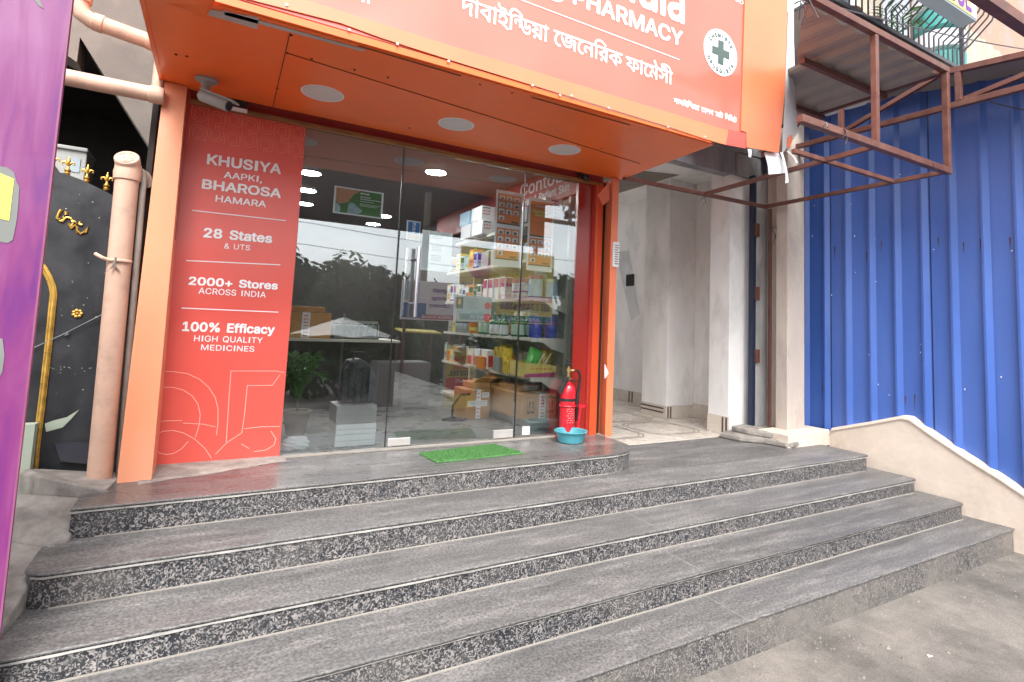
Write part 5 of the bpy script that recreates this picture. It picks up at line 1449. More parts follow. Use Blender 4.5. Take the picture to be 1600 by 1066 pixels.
# ================================================================ PARAPET AND BLUE SHEETS
pa = MB()
PXF = 5.60
prof = [(-.645, -.05), (-.675, .009), (-1.039, .129), (-1.33, .232), (-1.40, .232), (-1.583, .118), (-1.83, -.025), (-2.056, -.141), (-2.223, -.238), (-2.45, -.34), (-4.2, -.45)]
def flare(y_): return PXF + max(0, -y_ - .7) * .075
fl = [(flare(y_), y_, z_) for y_, z_ in prof]
bk_ = [(x + .16, y_, z_ + .012) for x, y_, z_ in fl]
n_ = len(fl); base_ = [(x, y_, STREET - .05) for x, y_, _ in fl]; base_b = [(x + .16, y_, STREET - .05) for x, y_, _ in fl]
pa.v = fl + bk_ + base_ + base_b
for i in range(n_ - 1): pa.f += [(i, i + 1, n_ + i + 1, n_ + i), (2 * n_ + i, 2 * n_ + i + 1, i + 1, i), (n_ + i, n_ + i + 1, 3 * n_ + i + 1, 3 * n_ + i)]
pa.f += [(0, n_, 3 * n_, 2 * n_), (n_ - 1, 2 * n_ - 1, 4 * n_ - 1, 3 * n_ - 1)]
pr_ = thing('stair_parapet', 'low cream plastered parapet peaking beside the steps under blue sheets', 'parapet', (5.65, -1.4, STREET))
pa.build('sloped_wall', 'cream', pr_)
s = MB(); s.prism([(4.93, -.645, -.16), (5.606, -.645, -.16), (5.606, -.645, .0), (4.93, -.645, -.018)], (0, .36, .0)); s.build('return_block', 'cream', pr_, bevel=.006)
s = MB()
for i in range(n_ - 1):
    a, b = Vector(fl[i]), Vector(fl[i + 1]); s.add([a + Vector((-.012, 0, -.004)), b + Vector((-.012, 0, -.004)), b + Vector((-.006, 0, .014)), a + Vector((-.006, 0, .014)), a + Vector((.15, 0, .024)), b + Vector((.15, 0, .024)), b + Vector((-.012, 0, -.016)), a + Vector((-.012, 0, -.016))], [(0, 1, 2, 3), (3, 2, 5, 4), (7, 6, 1, 0)])
s.build('coping', 'cream', pr_)

bl = thing('blue_sheet_wall', 'tall bright blue profiled metal sheet wall on the cream parapet', 'sheet wall', (5.7, -1.5, 0))
s = MB()
pts = []; yv = .1
BW = 5.69
while yv > -3.1:
    pts += [(BW, yv), (BW, yv - .158), (BW - .034, yv - .170), (BW - .035, yv - .188), (BW, yv - .226), (BW, yv - .237)]
    yv -= .2375 + random.uniform(-.006, .006)
b_ = len(pts)
for x, y_ in pts: s.v += [(x + flare(y_) - PXF, y_, -.75), (x + flare(y_) - PXF, y_, 3.42)]
for i in range(b_ - 1): s.f.append((2 * i, 2 * i + 2, 2 * i + 3, 2 * i + 1))
s.build('profiled_sheet', 'blue', bl, flip=False)
s = MB()
for k in range(40):
    r = random.random(); y_ = -.3 - random.random() * 2.6; z_ = random.uniform(.2, 2.6)
    xq = BW + flare(y_) - PXF; s.box(xq - .0045, xq - .0005, y_, y_ + random.uniform(.004, .010), z_, z_ + random.uniform(.004, .016))
s.build('paint_chip', 'white', bl)
for y_ in (-.62, -1.57, -2.52):
    s = MB(); xq = BW + flare(y_) - PXF; s.box(xq - .004, xq - .001, y_, y_ + .006, -.75, 3.4); s.build('lap_seam', 'navy', bl)
for k in range(14):
    y_ = -.3 - k * .165 + random.uniform(-.05, .05); zz = random.choice((.45, 1.9)) + random.uniform(-.05, .05); xq = BW + flare(y_) - PXF
    s = MB(); s.prism([(xq - .003, y_ - .006, zz), (xq - .003, y_ + .006, zz), (xq - .003, y_ + .002, zz - random.uniform(.04, .16)), (xq - .003, y_ - .003, zz - .05)], (.0015, 0, 0)); s.build('rust_streak', 'rustbrown', bl)
s = MB(); s.bar((BW + .05, .2, 2.0), (BW + .25, -3.0, 2.0), .06); s.bar((BW + .05, .2, .6), (BW + .25, -3.0, .6), .06); s.build('backing_rail', 'rust', bl)

# ================================================================ RUSTY AWNING FRAME
fr_ = thing('awning_frame', 'red oxide steel box frame holding a roof sheet beside the sign', 'awning', (4.1, -1.1, 2.35))
AZ0, AZ1, AF, AB = 2.353, 3.215, -2.023, -.20
def bar_(nm, a, b, w=.042): s = MB(); s.bar(a, b, w); return s.build(nm, 'rust', fr_, bevel=.003)
bar_('rail', (3.13, AF, AZ0), (5.085, AF, AZ0), .05); bar_('rail', (3.10, AF, AZ1), (5.085, AF, AZ1), .05)
bar_('rail', (3.14, -.21, AZ0), (5.09, -.26, AZ0), .036); bar_('rail', (5.062, AF + .026, AZ0 + .0), (5.062, -.28, AZ0), .036)
bar_('rail', (3.66, -1.60, AZ0 + .0), (5.04, -1.60, AZ0), .036); bar_('rail', (4.154, -.25, AZ0), (4.02, AF + .026, AZ0), .036)
bar_('post', (4.008, AF, AZ0 + .026), (4.008, AF, AZ1 - .026), .042); bar_('post', (5.062, AF, AZ0 + .026), (5.062, AF, AZ1 - .026), .046)
bar_('rail', (5.062, AF + .026, AZ1 - .005), (5.062, .0, AZ1 - .005), .05)
bar_('rail', (3.45, AB, AZ1 - .06), (5.04, AB, AZ1 - .06), .05)
for y_ in (-1.55, -.95): bar_('purlin', (3.84 if y_ < -1.4 else 4.0, y_, AZ1 - .075), (5.04, y_, AZ1 - .075), .045)
s = MB(); s.bar((5.115, -.285, -.08), (5.115, -.285, AZ0 - .02), .03); s.build('post', 'rustbrown', fr_)
s = MB(); n_ = 0
xs = np.arange(3.225, 5.12, .055)
ring = []
for i, x in enumerate(xs):
    ring.append((x, AZ1 - .045 + (.022 if i % 4 in (1, 2) else 0)))
for x, z_ in ring: s.v += [(x, AF + .03, z_), (x, .05 if x > 4.05 else -2.0 + max(0, x - 3.22) / .83 * .66, z_ + .02)]   # cut back round the end of the sign
for i in range(len(ring) - 1): s.f.append((2 * i, 2 * i + 2, 2 * i + 3, 2 * i + 1))
s.build('roof_sheet', 'roofsheet', fr_, flip=False)
s = MB(); rnd = random.Random(5)
def wire(s, p, n=4, sp=.1, drop=.12, r=.003):
    p = Vector(p)
    for k in range(n):
        a = p + Vector((rnd.uniform(-.02, .02), rnd.uniform(-.02, .02), .01)); q = a + Vector((rnd.uniform(-sp, sp), rnd.uniform(-sp, sp), -rnd.uniform(.3, 1) * drop))
        s.tube([a, (a + q) / 2 + Vector((rnd.uniform(-.03, .03), 0, rnd.uniform(-.02, .03))), q], r, 5)
for args in (((4.154, -.25, AZ0 - .02), 3, .05, .10), ((3.55, AF - .03, AZ0), 3, .03, .10), ((3.35, AF - .03, AZ0), 2, .03, .08), ((4.75, AF, AZ0), 2, .03, .08), ((3.15, AF - .03, AZ1), 7, .10, .26),
             ((5.10, -.32, 2.12), 5, .10, .18, .004), ((5.3, -.32, 2.4), 4, .12, .6)):
    s = MB(); wire(s, *args); s.build('loose_wire', 'railblack', fr_)
# truss along the blue wall
trs = thing('roof_truss', 'red oxide lattice truss running along the blue sheet wall', 'truss', (5.2, -1.5, 2.96))
TX = 5.30
def tb(nm, a, b, w=.045): s = MB(); s.bar(a, b, w); return s.build(nm, 'rust', trs, bevel=.003)
tb('chord', (TX, .1, 3.03), (TX, -4.2, 2.93), .05); tb('chord', (TX, .1, 3.55), (TX, -4.2, 3.02), .05)
tb('web', (TX, .02, 3.06), (TX, -.85, 3.42), .04); tb('web', (TX, -.98, 3.03), (TX, -.98, 3.39), .045); tb('web', (TX, -1.02, 3.04), (TX, -1.85, 3.29), .04)
tb('web', (TX, -2.02, 3.01), (TX, -2.02, 3.27), .045); tb('web', (TX, -2.06, 3.01), (TX, -3.0, 3.15), .04); tb('web', (TX, -3.06, 2.98), (TX, -3.06, 3.14), .045)
s = MB(); s.prism([(TX + .03, .3, 3.60), (BW + .6, .3, 3.62), (BW + .6, -3.2, 3.18), (TX + .03, -3.2, 3.16)], (0, 0, .02)); s.build('roof_sheet', 'roofsheet', trs)
ob = MB(); ob.bar(aY(1520, -14, -2.75), aY(1640, 68, -2.75), .07)
tag(ob.build('overhead_bar', 'rust', None, loc=aY(1570, 20, -2.75)), 'thick red oxide bar crossing overhead in front of brick building', 'bar')

# ================================================================ NEIGHBOUR BUILDING WITH BALCONY
nb = thing('neighbour_building', 'pale old building with scalloped teal pillar and brick above the awning', 'building', (8.5, .8, STREET))
s = MB(); s.box(5.85, 9.3, .75, 1.0, STREET, 8.5); s.build('wall', 'wall_far', nb)
s = MB(); s.box(7.55, 8.3, .70, .745, 4.9, 7.2); w_ = s.build('window', 'window', nb)
s = MB(); s.box(7.45, 7.54, .66, .744, 4.85, 7.3); s.box(8.31, 8.40, .66, .744, 4.85, 7.3); s.build('window_frame', 'white', w_)
s = MB(); s.box(8.45, 9.25, .68, .744, 4.9, 8.2); s.build('shutter', 'tinsheet', nb)
s = MB(); s.box(9.95, 14, .35, .6, 6.55, 10); s.box(9.95, 14, .36, .6, STREET, 6.54); s.build('brick_wall', 'brick', nb)
s = MB()
xs = np.arange(9.75, 13.6, .075); zt_ = lambda x: 6.75 - (x - 9.75) * .07
for i, x in enumerate(xs): s.v += [(x, .28 - (.03 if i % 4 in (0, 1) else 0), STREET), (x, .28 - (.03 if i % 4 in (0, 1) else 0), zt_(x))]
for i in range(len(xs) - 1): s.f.append((2 * i, 2 * i + 2, 2 * i + 3, 2 * i + 1))
s.build('tin_cladding', 'tinsheet', nb, flip=False)
for k in range(14):
    zc = 4.35 + k * .34; s = MB()
    s.lathe((9.35, -.1, zc), [(.27, 0), (.345, .04), (.345, .30), (.27, .34)], 20); s.build('scalloped_band', 'tealpaint' if k % 2 == 0 else 'white', nb, smooth=True)
s = MB(); s.box(8.95, 9.7, -.4, .7, STREET, 4.34); s.build('pillar_base', 'wall_far', nb)
bal = thing('grille_balcony', 'dark potbellied iron grille balcony above the awning roof', 'balcony', (7.5, -.5, 4.9))
BZ, BY, BXa, BXb = 4.93, -.50, 5.6, 9.15
s = MB(); s.box(BXa, BXb, BY + .0, .745, BZ - .16, BZ - .10); s.build('floor_slab', 'concrete', bal)
s = MB()
s.bar((BXa, BY, BZ), (BXb, BY, BZ), .05); s.bar((BXa, BY - .02, BZ - .14), (BXb, BY - .02, BZ - .14), .04); s.bar((BXa, BY - .40, BZ + 1.25), (BXb, BY - .40, BZ + 1.25), .035); s.bar((BXb, BY, BZ - .14), (BXb, .74, BZ - .14), .04); s.bar((BXb, BY, BZ), (BXb, .74, BZ), .04)
for k in range(9): s.bar((BXa + k * .44, BY - .02, BZ - .13), (BXa + k * .44, BY + .5, BZ - .13), .03)
s.bar((BXb - .03, BY, BZ - .14), (BXb - .03, BY, BZ + 1.3), .05)
s.build('rail', 'railblack', bal)
k = 0; x = BXa
while x < BXb + .35:
    s = MB()
    xx = min(x, BXb)
    if x <= BXb: s.tube([(xx, BY, BZ), (xx, BY, BZ + .28), (xx + .02, BY - .10, BZ + .36), (xx + .05, BY - .36, BZ + .62), (xx + .05, BY - .40, BZ + .72), (xx + .05, BY - .40, BZ + 1.7)], .013, 6)
    else:
        q = (x - BXb) * 3
        s.tube([(BXb, BY + q * .5, BZ), (BXb + .22, BY + q * .5 - .10, BZ + .45), (BXb + .34, BY + q * .5 - .12, BZ + .9), (BXb + .36, BY + q * .5 - .12, BZ + 1.6)], .013, 6)
    s.build('grille_bar', 'railblack', bal); x += .135
for k, (x, lb) in enumerate(((6.15, 'grey weathered pot at the left end of the balcony row'), (6.55, 'terracotta pot second from left on the balcony'), (7.0, 'squat terracotta pot in the middle of balcony row'), (7.75, 'grey pot below the palm leaves on the balcony'), (8.35, 'small dark pot near the right end of balcony'))):
    t = thing('flower_pot', lb, 'pot', (x, -.3, BZ - .09), group='flower pots on the balcony floor'); s = MB(); r0 = .13 + .02 * (k % 3)
    s.lathe((x, -.3, BZ - .095), [(r0 * .8, 0), (r0, .18), (r0 * 1.1, .19), (r0 * 1.1, .23), (r0 * .9, .23), (r0 * .85, .19)], 18); s.build('pot_body', 'terracotta' if k in (1, 2) else 'potdark', t, smooth=True)
    s = MB(); s.lathe((x, -.3, BZ - .098), [(0, -.0), (r0 * 1.25, .0), (r0 * 1.3, .03), (r0 * 1.2, .03)], 18); s.build('saucer', 'potdark', t, smooth=True)
palm('balcony_palm', 'bright green palm growing behind the balcony grille', (8.05, -.05, BZ - .09), .55, 9, .75, 9, pot='terracotta')
palm('balcony_plant', 'leafy green potted plant at upper left of the balcony', (6.6, .1, BZ - .09), .75, 9, .6, 12, pot='potdark')
hs = thing('hanging_signboard', 'yellow signboard with purple HOUSE lettering hung before the balcony', 'sign', (7.2, -1.0, 4.9))
s = MB(); s.box(5.9, 7.80, -1.2, -1.02, 4.93, 6.0); s.build('casing', 'signgrey', hs)
s = MB(); s.box(5.95, 7.66, -1.208, -1.201, 4.955, 5.95); fc = s.build('face', 'signyellow', hs)
s = MB(); s.box(7.665, 7.785, -1.208, -1.201, 4.955, 5.95); s.build('white_border', 'white', hs)
s = MB(); text_on(s, 'GUEST', 6.62, 7.645, 5.46, 5.80, -1.211, 'latin', .03, 30); s.build('lettering', 'purpleprint', fc)
s = MB(); text_on(s, 'HOUSE', 6.62, 7.645, 4.99, 5.33, -1.211, 'latin', .03, 30); s.build('lettering', 'purpleprint', fc)
def cable(name, label, a, b, sag, r=.008, grp=None):
    s = MB(); a, b = Vector(a), Vector(b)
    s.tube([a.lerp(b, u / 16) - Vector((0, 0, sag * 4 * (u / 16) * (1 - u / 16))) for u in range(17)], r, 6)
    tag(s.build(name, 'railblack', None, loc=a), label, 'cable', grp)
cable('overhead_cable', 'thin black cable sagging across the balcony front', aY(1285, 5, -1.6), aY(1640, 82, -1.6), .05, .006)
cable('wall_cable', 'thin black cable drooping over the blue sheets', aX(1490, 135, 5.6), aX(1640, 176, 5.6), .05, .006)

# ================================================================ LEFT OF THE SHOP
dp = thing('drain_pipe', 'tall beige drain pipe with a round cap beside the orange pillar', 'pipe', (-.5, -.2, 0))
PYY = -.2; tp = aY(200, 265, PYY); bt_ = aY(155, 748, PYY); tcx = (tp.x + bt_.x) / 2
s = MB(); s.tube([(bt_.x, PYY, .0), (tp.x, PYY, 1.77)], .058, 22); s.build('shaft', 'pipe', dp, smooth=True)
s = MB(); s.lathe((tp.x, PYY, 1.70), [(.058, 0), (.066, .004), (.068, .05), (.064, .07), (.064, .10)], 22); s.build('socket', 'pipe', dp, smooth=True)
e0 = Vector((tp.x - .002, PYY, 1.77)); cd_ = Vector((-.10, -.78, .62)).normalized()
s = MB(); s.tube([e0, e0 + Vector((0, 0, .03)) + cd_ * .03], [.058, .056], 22); s.lathe(e0 + Vector((0, 0, .03)) + cd_ * .0, [(.05, -.04), (.062, 0), (.062, .045), (.058, .05)], 26, axis=cd_); cap_ = s.build('cap', 'pipe', dp, smooth=True)
ce = e0 + Vector((0, 0, .03)) + cd_ * .051; sx_ = cd_.cross(Vector((0, 0, 1))).normalized(); sy_ = sx_.cross(cd_)
s = MB(); s.obox(ce, sx_ * .034, sy_ * .006, cd_ * .002); s.obox(ce + cd_ * .0005, sx_ * .006, sy_ * .034, cd_ * .002)
s.tube([ce + sx_ * .04 * math.cos(R(a)) + sy_ * .04 * math.sin(R(a)) for a in range(20, 160, 15)], .003, 6); s.tube([ce + sx_ * .04 * math.cos(R(a)) + sy_ * .04 * math.sin(R(a)) for a in range(200, 340, 15)], .003, 6)
s.build('cap_relief', 'pipe', cap_)
s = MB(); s.tube([e0 + Vector((0, .02, -.0)), e0 + Vector((.06, .10, -.02)), e0 + Vector((.085, .12, -.07))], .05, 16); s.build('branch', 'potdark', dp, smooth=True)
cz_ = aY(183, 408, PYY - .06).z; cxx = bt_.x + (tp.x - bt_.x) * cz_ / 1.77
s = MB(); s.tube([(cxx - .11, PYY - .02, cz_ + .035), (cxx - .07, PYY - .05, cz_ + .012)] + [(cxx + .062 * math.cos(R(a)), PYY + .062 * math.sin(R(a)), cz_ + .003) for a in range(230, 345, 15)], .010, 8); s.build('tie_strap', 'pipe', dp)
s = MB(); kx = Vector((cxx - .01, PYY - .068, cz_)); s.tube([kx + Vector((0, 0, .02)), kx, kx + Vector((-.015, -.004, -.045)), kx + Vector((-.004, -.002, -.02)), kx + Vector((.02, -.004, -.05))], .006, 6); s.tube([kx, kx + Vector((-.02, 0, -.05)), kx + Vector((-.045, 0, -.075))], .0015, 5); s.build('twine_knot', 'potdark', dp)
cn = MB(); cn.tube([(bt_.x + .085, PYY + .03, .0), (tp.x + .075, PYY + .03, 1.73), (tp.x + .065, PYY + .05, 1.78)], .017, 12)
tag(cn.build('grey_conduit', 'potdark', None, loc=(bt_.x + .08, PYY, 0), smooth=True), 'slender grey conduit squeezed between drain pipe and orange pillar', 'conduit')
def hpipe(label, a, b, r, elbow=None):
    t = thing('waste_pipe', label, 'pipe', a); s = MB(); a, b = Vector(a), Vector(b)
    pts = ([a + Vector((-.055, 0, .6)), a + Vector((-.055, 0, .07)), a + Vector((-.04, 0, .025))] if elbow else []) + [a, b]
    s.tube(pts, r, 20); s.build('shaft', 'pipe', t, smooth=True)
    d = (b - a).normalized(); s = MB(); s.lathe(b - d * .075, [(r, 0), (r * 1.1, .004), (r * 1.13, .05), (r * 1.05, .07)], 20, axis=d)
    if elbow: s.lathe(a + d * .01, [(r, 0), (r * 1.1, .004), (r * 1.12, .05), (r, .055)], 20, axis=d); s.lathe(a + Vector((-.055, 0, .09)), [(r * 1.0, 0), (r * 1.15, .004), (r * 1.18, .06), (r, .07)], 20)
    s.build('collar', 'pipe', t, smooth=True)
hpipe('upper beige waste pipe bending up at the top left', aY(142, 32, PYY), aY(244, 70, PYY) + Vector((.03, 0, 0)), .046, True)
hpipe('lower straight beige waste pipe running behind the purple board', aY(60, 112, PYY), aY(250, 150, PYY) + Vector((.02, 0, 0)), .046)
s = MB(); p = aY(247, 122, PYY + .03); s.tube([(p.x, PYY + .04, p.z - .1), (p.x, PYY + .04, p.z + .35)], .03, 14)
tag(s.build('short_riser_pipe', 'pipe', None, loc=(p.x, PYY, p.z), smooth=True), 'short vertical beige pipe at the back corner of canopy', 'pipe')

gt = thing('black_gate', 'black sheet metal gate with gold scrolls and spear finials', 'gate', (-.75, 0, 0))
def gx(px, py, y=0.0): p = aY(px, py, y); return (p.x, p.z)
top = [gx(20, 262), gx(75, 266), gx(100, 271), (gx(125, 280)), gx(150, 292), gx(178, 306), gx(200, 320)]
s = MB(); poly = top + [(top[-1][0], -.12), (top[0][0], -.12)]
s.prism([(x, 0.0, z_) for x, z_ in poly], (0, .03, 0)); s.build('sheet', 'gate', gt)
for px, py in ((80, 262), (104, 268), (134, 280), (165, 292)):
    x, z_ = gx(px, py + 4); s = MB(); k_ = .115 / .12
    s.lathe((x, .015, z_ - .005), [(.012, 0), (.016, .012), (.010, .02), (.017, .03), (.008, .042), (.006, .055)], 12)
    s.lathe((x, .015, z_ + .05), [(.005, 0), (.012, .02), (.009, .035), (.0, .062)], 10)
    for sg in (-1, 1): s.tube([(x + sg * .004, .015, z_ + .054), (x + sg * .016, .015, z_ + .075), (x + sg * .027, .015, z_ + .072), (x + sg * .028, .015, z_ + .06), (x + sg * .022, .015, z_ + .058)], [.004, .006, .005, .004, .002], 8)
    s.build('finial', 'gold', gt, smooth=True)
s = MB()
for l in ([(96, 328), (92, 334), (89, 341), (95, 346), (101, 343), (99, 338)], [(92, 342), (98, 347), (104, 340), (110, 341), (115, 347), (113, 353), (108, 350)], [(104, 336), (103, 331), (107, 333)], [(108, 350), (112, 357), (118, 352), (121, 357), (120, 364)],
          [(120, 360), (126, 366), (133, 362), (138, 355), (135, 363), (128, 365)], [(113, 347), (117, 346), (120, 350)], [(128, 352), (124, 350), (125, 346)]):
    s.tube([(gx(*p)[0], -.004, gx(*p)[1]) for p in l], [.009] + [.007] * (len(l) - 2) + [.003], 8)
s.build('scroll_ornament', 'gold', gt, smooth=True)
x, z_ = gx(121, 490); s = MB()
for k in range(7):
    a = 2 * math.pi * k / 7; s.lathe((x + .018 * math.cos(a), -.003, z_ + .018 * math.sin(a)), [(.010, 0), (.008, .006), (0, .009)], 10, axis=(0, -1, 0))
s.lathe((x, -.003, z_), [(.010, 0), (.007, .010), (0, .012)], 10, axis=(0, -1, 0)); s.build('rosette', 'gold', gt, smooth=True)
mp_ = [(57, 407), (68, 416), (77, 432), (83, 447), (85, 460), (82, 490), (77, 540), (68, 620), (58, 700), (50, 800)]
for dx, rr_ in ((0, .011), (-4.5, .008), (3.5, .005)):
    s = MB(); s.tube([(gx(px + dx, py)[0], -.004, gx(px + dx, py)[1]) for px, py in mp_], rr_, 8); s.build('gold_moulding', 'gold', gt, smooth=True)
s = MB(); rnd = random.Random(3)
for k in range(46):
    px, py = rnd.uniform(75, 165), rnd.choice([rnd.uniform(300, 640), rnd.gauss(577, 3), rnd.gauss(485, 8)]); x, z_ = gx(px, py); w = rnd.uniform(.001, .004)
    s.add([(x - w, -.0012, z_), (x, -.0012, z_ - w), (x + w * 1.6, -.0012, z_), (x, -.0012, z_ + w * .7)], [(0, 1, 2, 3)])
s.add([(gx(*p)[0], -.0015, gx(*p)[1]) for p in ((70, 662), (84, 657), (104, 652), (124, 640), (110, 656), (98, 668), (72, 675))], [tuple(range(7))])
s.build('paint_chips', 'mint', gt)
s = MB(); s.tube([(gx(48, 546)[0], -.01, gx(48, 546)[1]), (gx(100, 522)[0], -.012, gx(100, 522)[1]), (gx(180, 482)[0], -.03, gx(180, 482)[1])], .0022, 6); kx, kz = gx(107, 519); s.tube([(kx, -.014, kz), (kx - .01, -.016, kz - .02), (kx + .004, -.016, kz - .012)], .004, 6)
tag(s.build('tie_wire', 'steelgrey', None, loc=(-.8, -.01, .7)), 'thin grey wire knotted across the black gate', 'wire')
s = MB(); s.prism([(gx(*p)[0], -.02, gx(*p)[1]) for p in ((86, 692), (140, 690), (140, 724), (96, 720))], (0, .012, 0))
tag(s.build('slate_panel', 'window', None, loc=(-.7, -.02, .1)), 'dark slate coloured panel resting at foot of the gate', 'panel')
mw_ = MB(); mw_.box(-1.25, -.815, -.10, -.03, -.3, .30)
tag(mw_.build('low_green_wall', 'mint', None, loc=(-1.0, -.06, -.3)), 'grubby pale green low wall between purple board and gate', 'wall')

# recess, sloping stair underside and outdoor unit behind the gate
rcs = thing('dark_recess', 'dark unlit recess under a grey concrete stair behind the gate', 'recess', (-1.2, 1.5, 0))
for bx in ((-3.2, -.44, 2.4, 2.5, -.3, 4.4), (-3.3, -3.2, .2, 2.5, -.3, 4.4), (-.45, -.42, -.06, 2.4, -.3, 4.4)): s = MB(); s.box(*bx); s.build('wall', 'dark', rcs)  # recess shade is put into the near-black wall colour
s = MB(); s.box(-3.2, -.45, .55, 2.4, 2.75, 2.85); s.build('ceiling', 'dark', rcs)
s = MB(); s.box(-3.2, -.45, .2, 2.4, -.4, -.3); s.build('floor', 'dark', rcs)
s = MB(); q = [aY(*p, .3) for p in ((60, -40), (230, -40), (256, 120), (240, 240), (232, 228), (125, 58), (120, 97), (110, 90), (90, 80), (60, 60))]
s.prism(q, (0, .22, 0)); s.build('stair_soffit', 'concrete', rcs)
ac = thing('outdoor_unit', 'off white air conditioner outdoor unit behind the black gate', 'air conditioner', (-1.0, .7, 1.75))
q0, q1 = aY(78, 180, .7), aY(134, 236, .7)
AX0, AX1, AZa, AZb = -1.44, -.875, 1.50, 2.055
s = MB(); s.box(AX0, AX1, .72, 1.0, AZa, AZb); s.box(AX0 - .005, AX1 + .005, .70, 1.01, AZb - .02, AZb + .006); s.build('casing', 'acwhite', ac, bevel=.006)
s = MB(); s.lathe((AX1 - .30, .717, (AZa + AZb) / 2), [(.19, 0), (.19, .004), (.03, .012)], 32, axis=(0, -1, 0)); s.build('fan', 'black', ac)
s = MB()
for k in range(7): rr_ = .045 + k * .025; s.tube([(AX1 - .30 + rr_ * math.cos(R(a)), .700, (AZa + AZb) / 2 + rr_ * math.sin(R(a))) for a in range(0, 361, 15)], .0025, 5, cap=False)
for a in range(0, 360, 45): s.bar((AX1 - .30, .698, (AZa + AZb) / 2), (AX1 - .30 + .195 * math.cos(R(a)), .698, (AZa + AZb) / 2 + .205 * math.sin(R(a))), .004)
s.build('fan_grille', 'acwhite', ac)
for z_ in (AZb - .17, AZb - .32): s = MB(); s.box(AX1 - .085, AX1 - .03, .714, .718, z_, z_ + .10); s.build('rating_label', 'signgrey', ac)
s = MB(); s.box(-.98, -.72, .5, .8, 1.60, 1.72); tag(s.build('grey_box', 'acwhite', None, loc=(-.85, .65, 1.6), bevel=.01), 'small pale grey box behind the gold finials', 'box')

# cement plinth beside the steps
cl = thing('cement_plinth', 'broken pale cement plinth between black gate and the granite steps', 'plinth', (-.75, -.6, STREET))
s = MB()
def blob(pts, z0, z1, top):  # prism with its own top heights
    n_ = len(pts); s.add([(x, y_, z0) for x, y_ in pts] + [(x, y_, z_) for (x, y_), z_ in zip(pts, top)], [tuple(reversed(range(n_))), tuple(n_ + i for i in range(n_))] + [(i, (i + 1) % n_, n_ + (i + 1) % n_, n_ + i) for i in range(n_)])
blob([(-.84, -.16), (-.70, -.46), (-.53, -.50), (-.39, -.50), (-.39, -.10), (-.84, -.06)], STREET, 0, [.06, .10, .055, -.01, .0, .06])
s.build('upper_block', 'cement', cl, bevel=.012)
s = MB(); blob([(-.82, -.44), (-.70, -.50), (-.50, -.52), (-.51, -.77), (-.58, -.80), (-.82, -.70)], STREET, 0, [.03, .02, -.01, -.12, -.14, -.10])
s.build('middle_block', 'cement', cl, bevel=.012)
s = MB(); blob([(-1.0, -.55), (-.54, -.60), (-.58, -1.12), (-.61, -1.5), (-.66, -2.2), (-1.0, -2.2)], STREET, 0, [-.05, -.10, -.20, -.31, -.55, -.5])
s.build('sloped_block', 'cement', cl, bevel=.012)

# purple painted board near the camera
pb = thing('purple_board', 'tall streaky purple pink board with yellow lettering before black gate', 'board', (-1.3, -1.6, STREET))
PBY = -1.6
q = [aY(110, 0, PBY), aY(5, 980, PBY)]
tx_ = q[0].x + (q[0].x - q[1].x) * (.35 / 2.2)
s = MB(); s.prism([(-1.9, PBY, STREET + .002), (q[1].x - .006, PBY, STREET + .002), (q[0].x + .003, PBY, 2.5), (-1.9, PBY, 2.5)], (0, .03, 0)); brd = s.build('panel', 'purple', pb, bevel=.003)
s = MB(); e = [aY(110, 0, PBY), aY(5, 980, PBY)]; s.bar((q[0].x + .001, PBY - .001, 2.5), (q[1].x - .005, PBY - .001, STREET + .01), .006, .004); s.build('edge_trim', 'darkpink', brd)
def pp_(l, y_): return [(aY(*p, y_).x, y_, aY(*p, y_).z) for p in l]
for l in ([(-30, 255), (12, 262), (22, 270), (26, 285), (30, 292), (29, 315), (26, 345), (20, 375), (12, 380), (-30, 372)],
          [(-30, 520), (4, 530), (7, 555), (4, 580), (-2, 592), (-30, 590)], [(54, -10), (62, 0), (68, 14), (60, 8), (50, -6)]):
    s = MB(); s.prism(pp_(l, PBY - .0022), (0, .0015, 0)); s.build('grey_shadow_print', 'greyink', brd)
s = MB(); s.prism(pp_([(-30, 258), (22, 280), (14, 345), (-30, 334)], PBY - .0042), (0, .0015, 0)); s.build('yellow_lettering', 'yellow', brd)

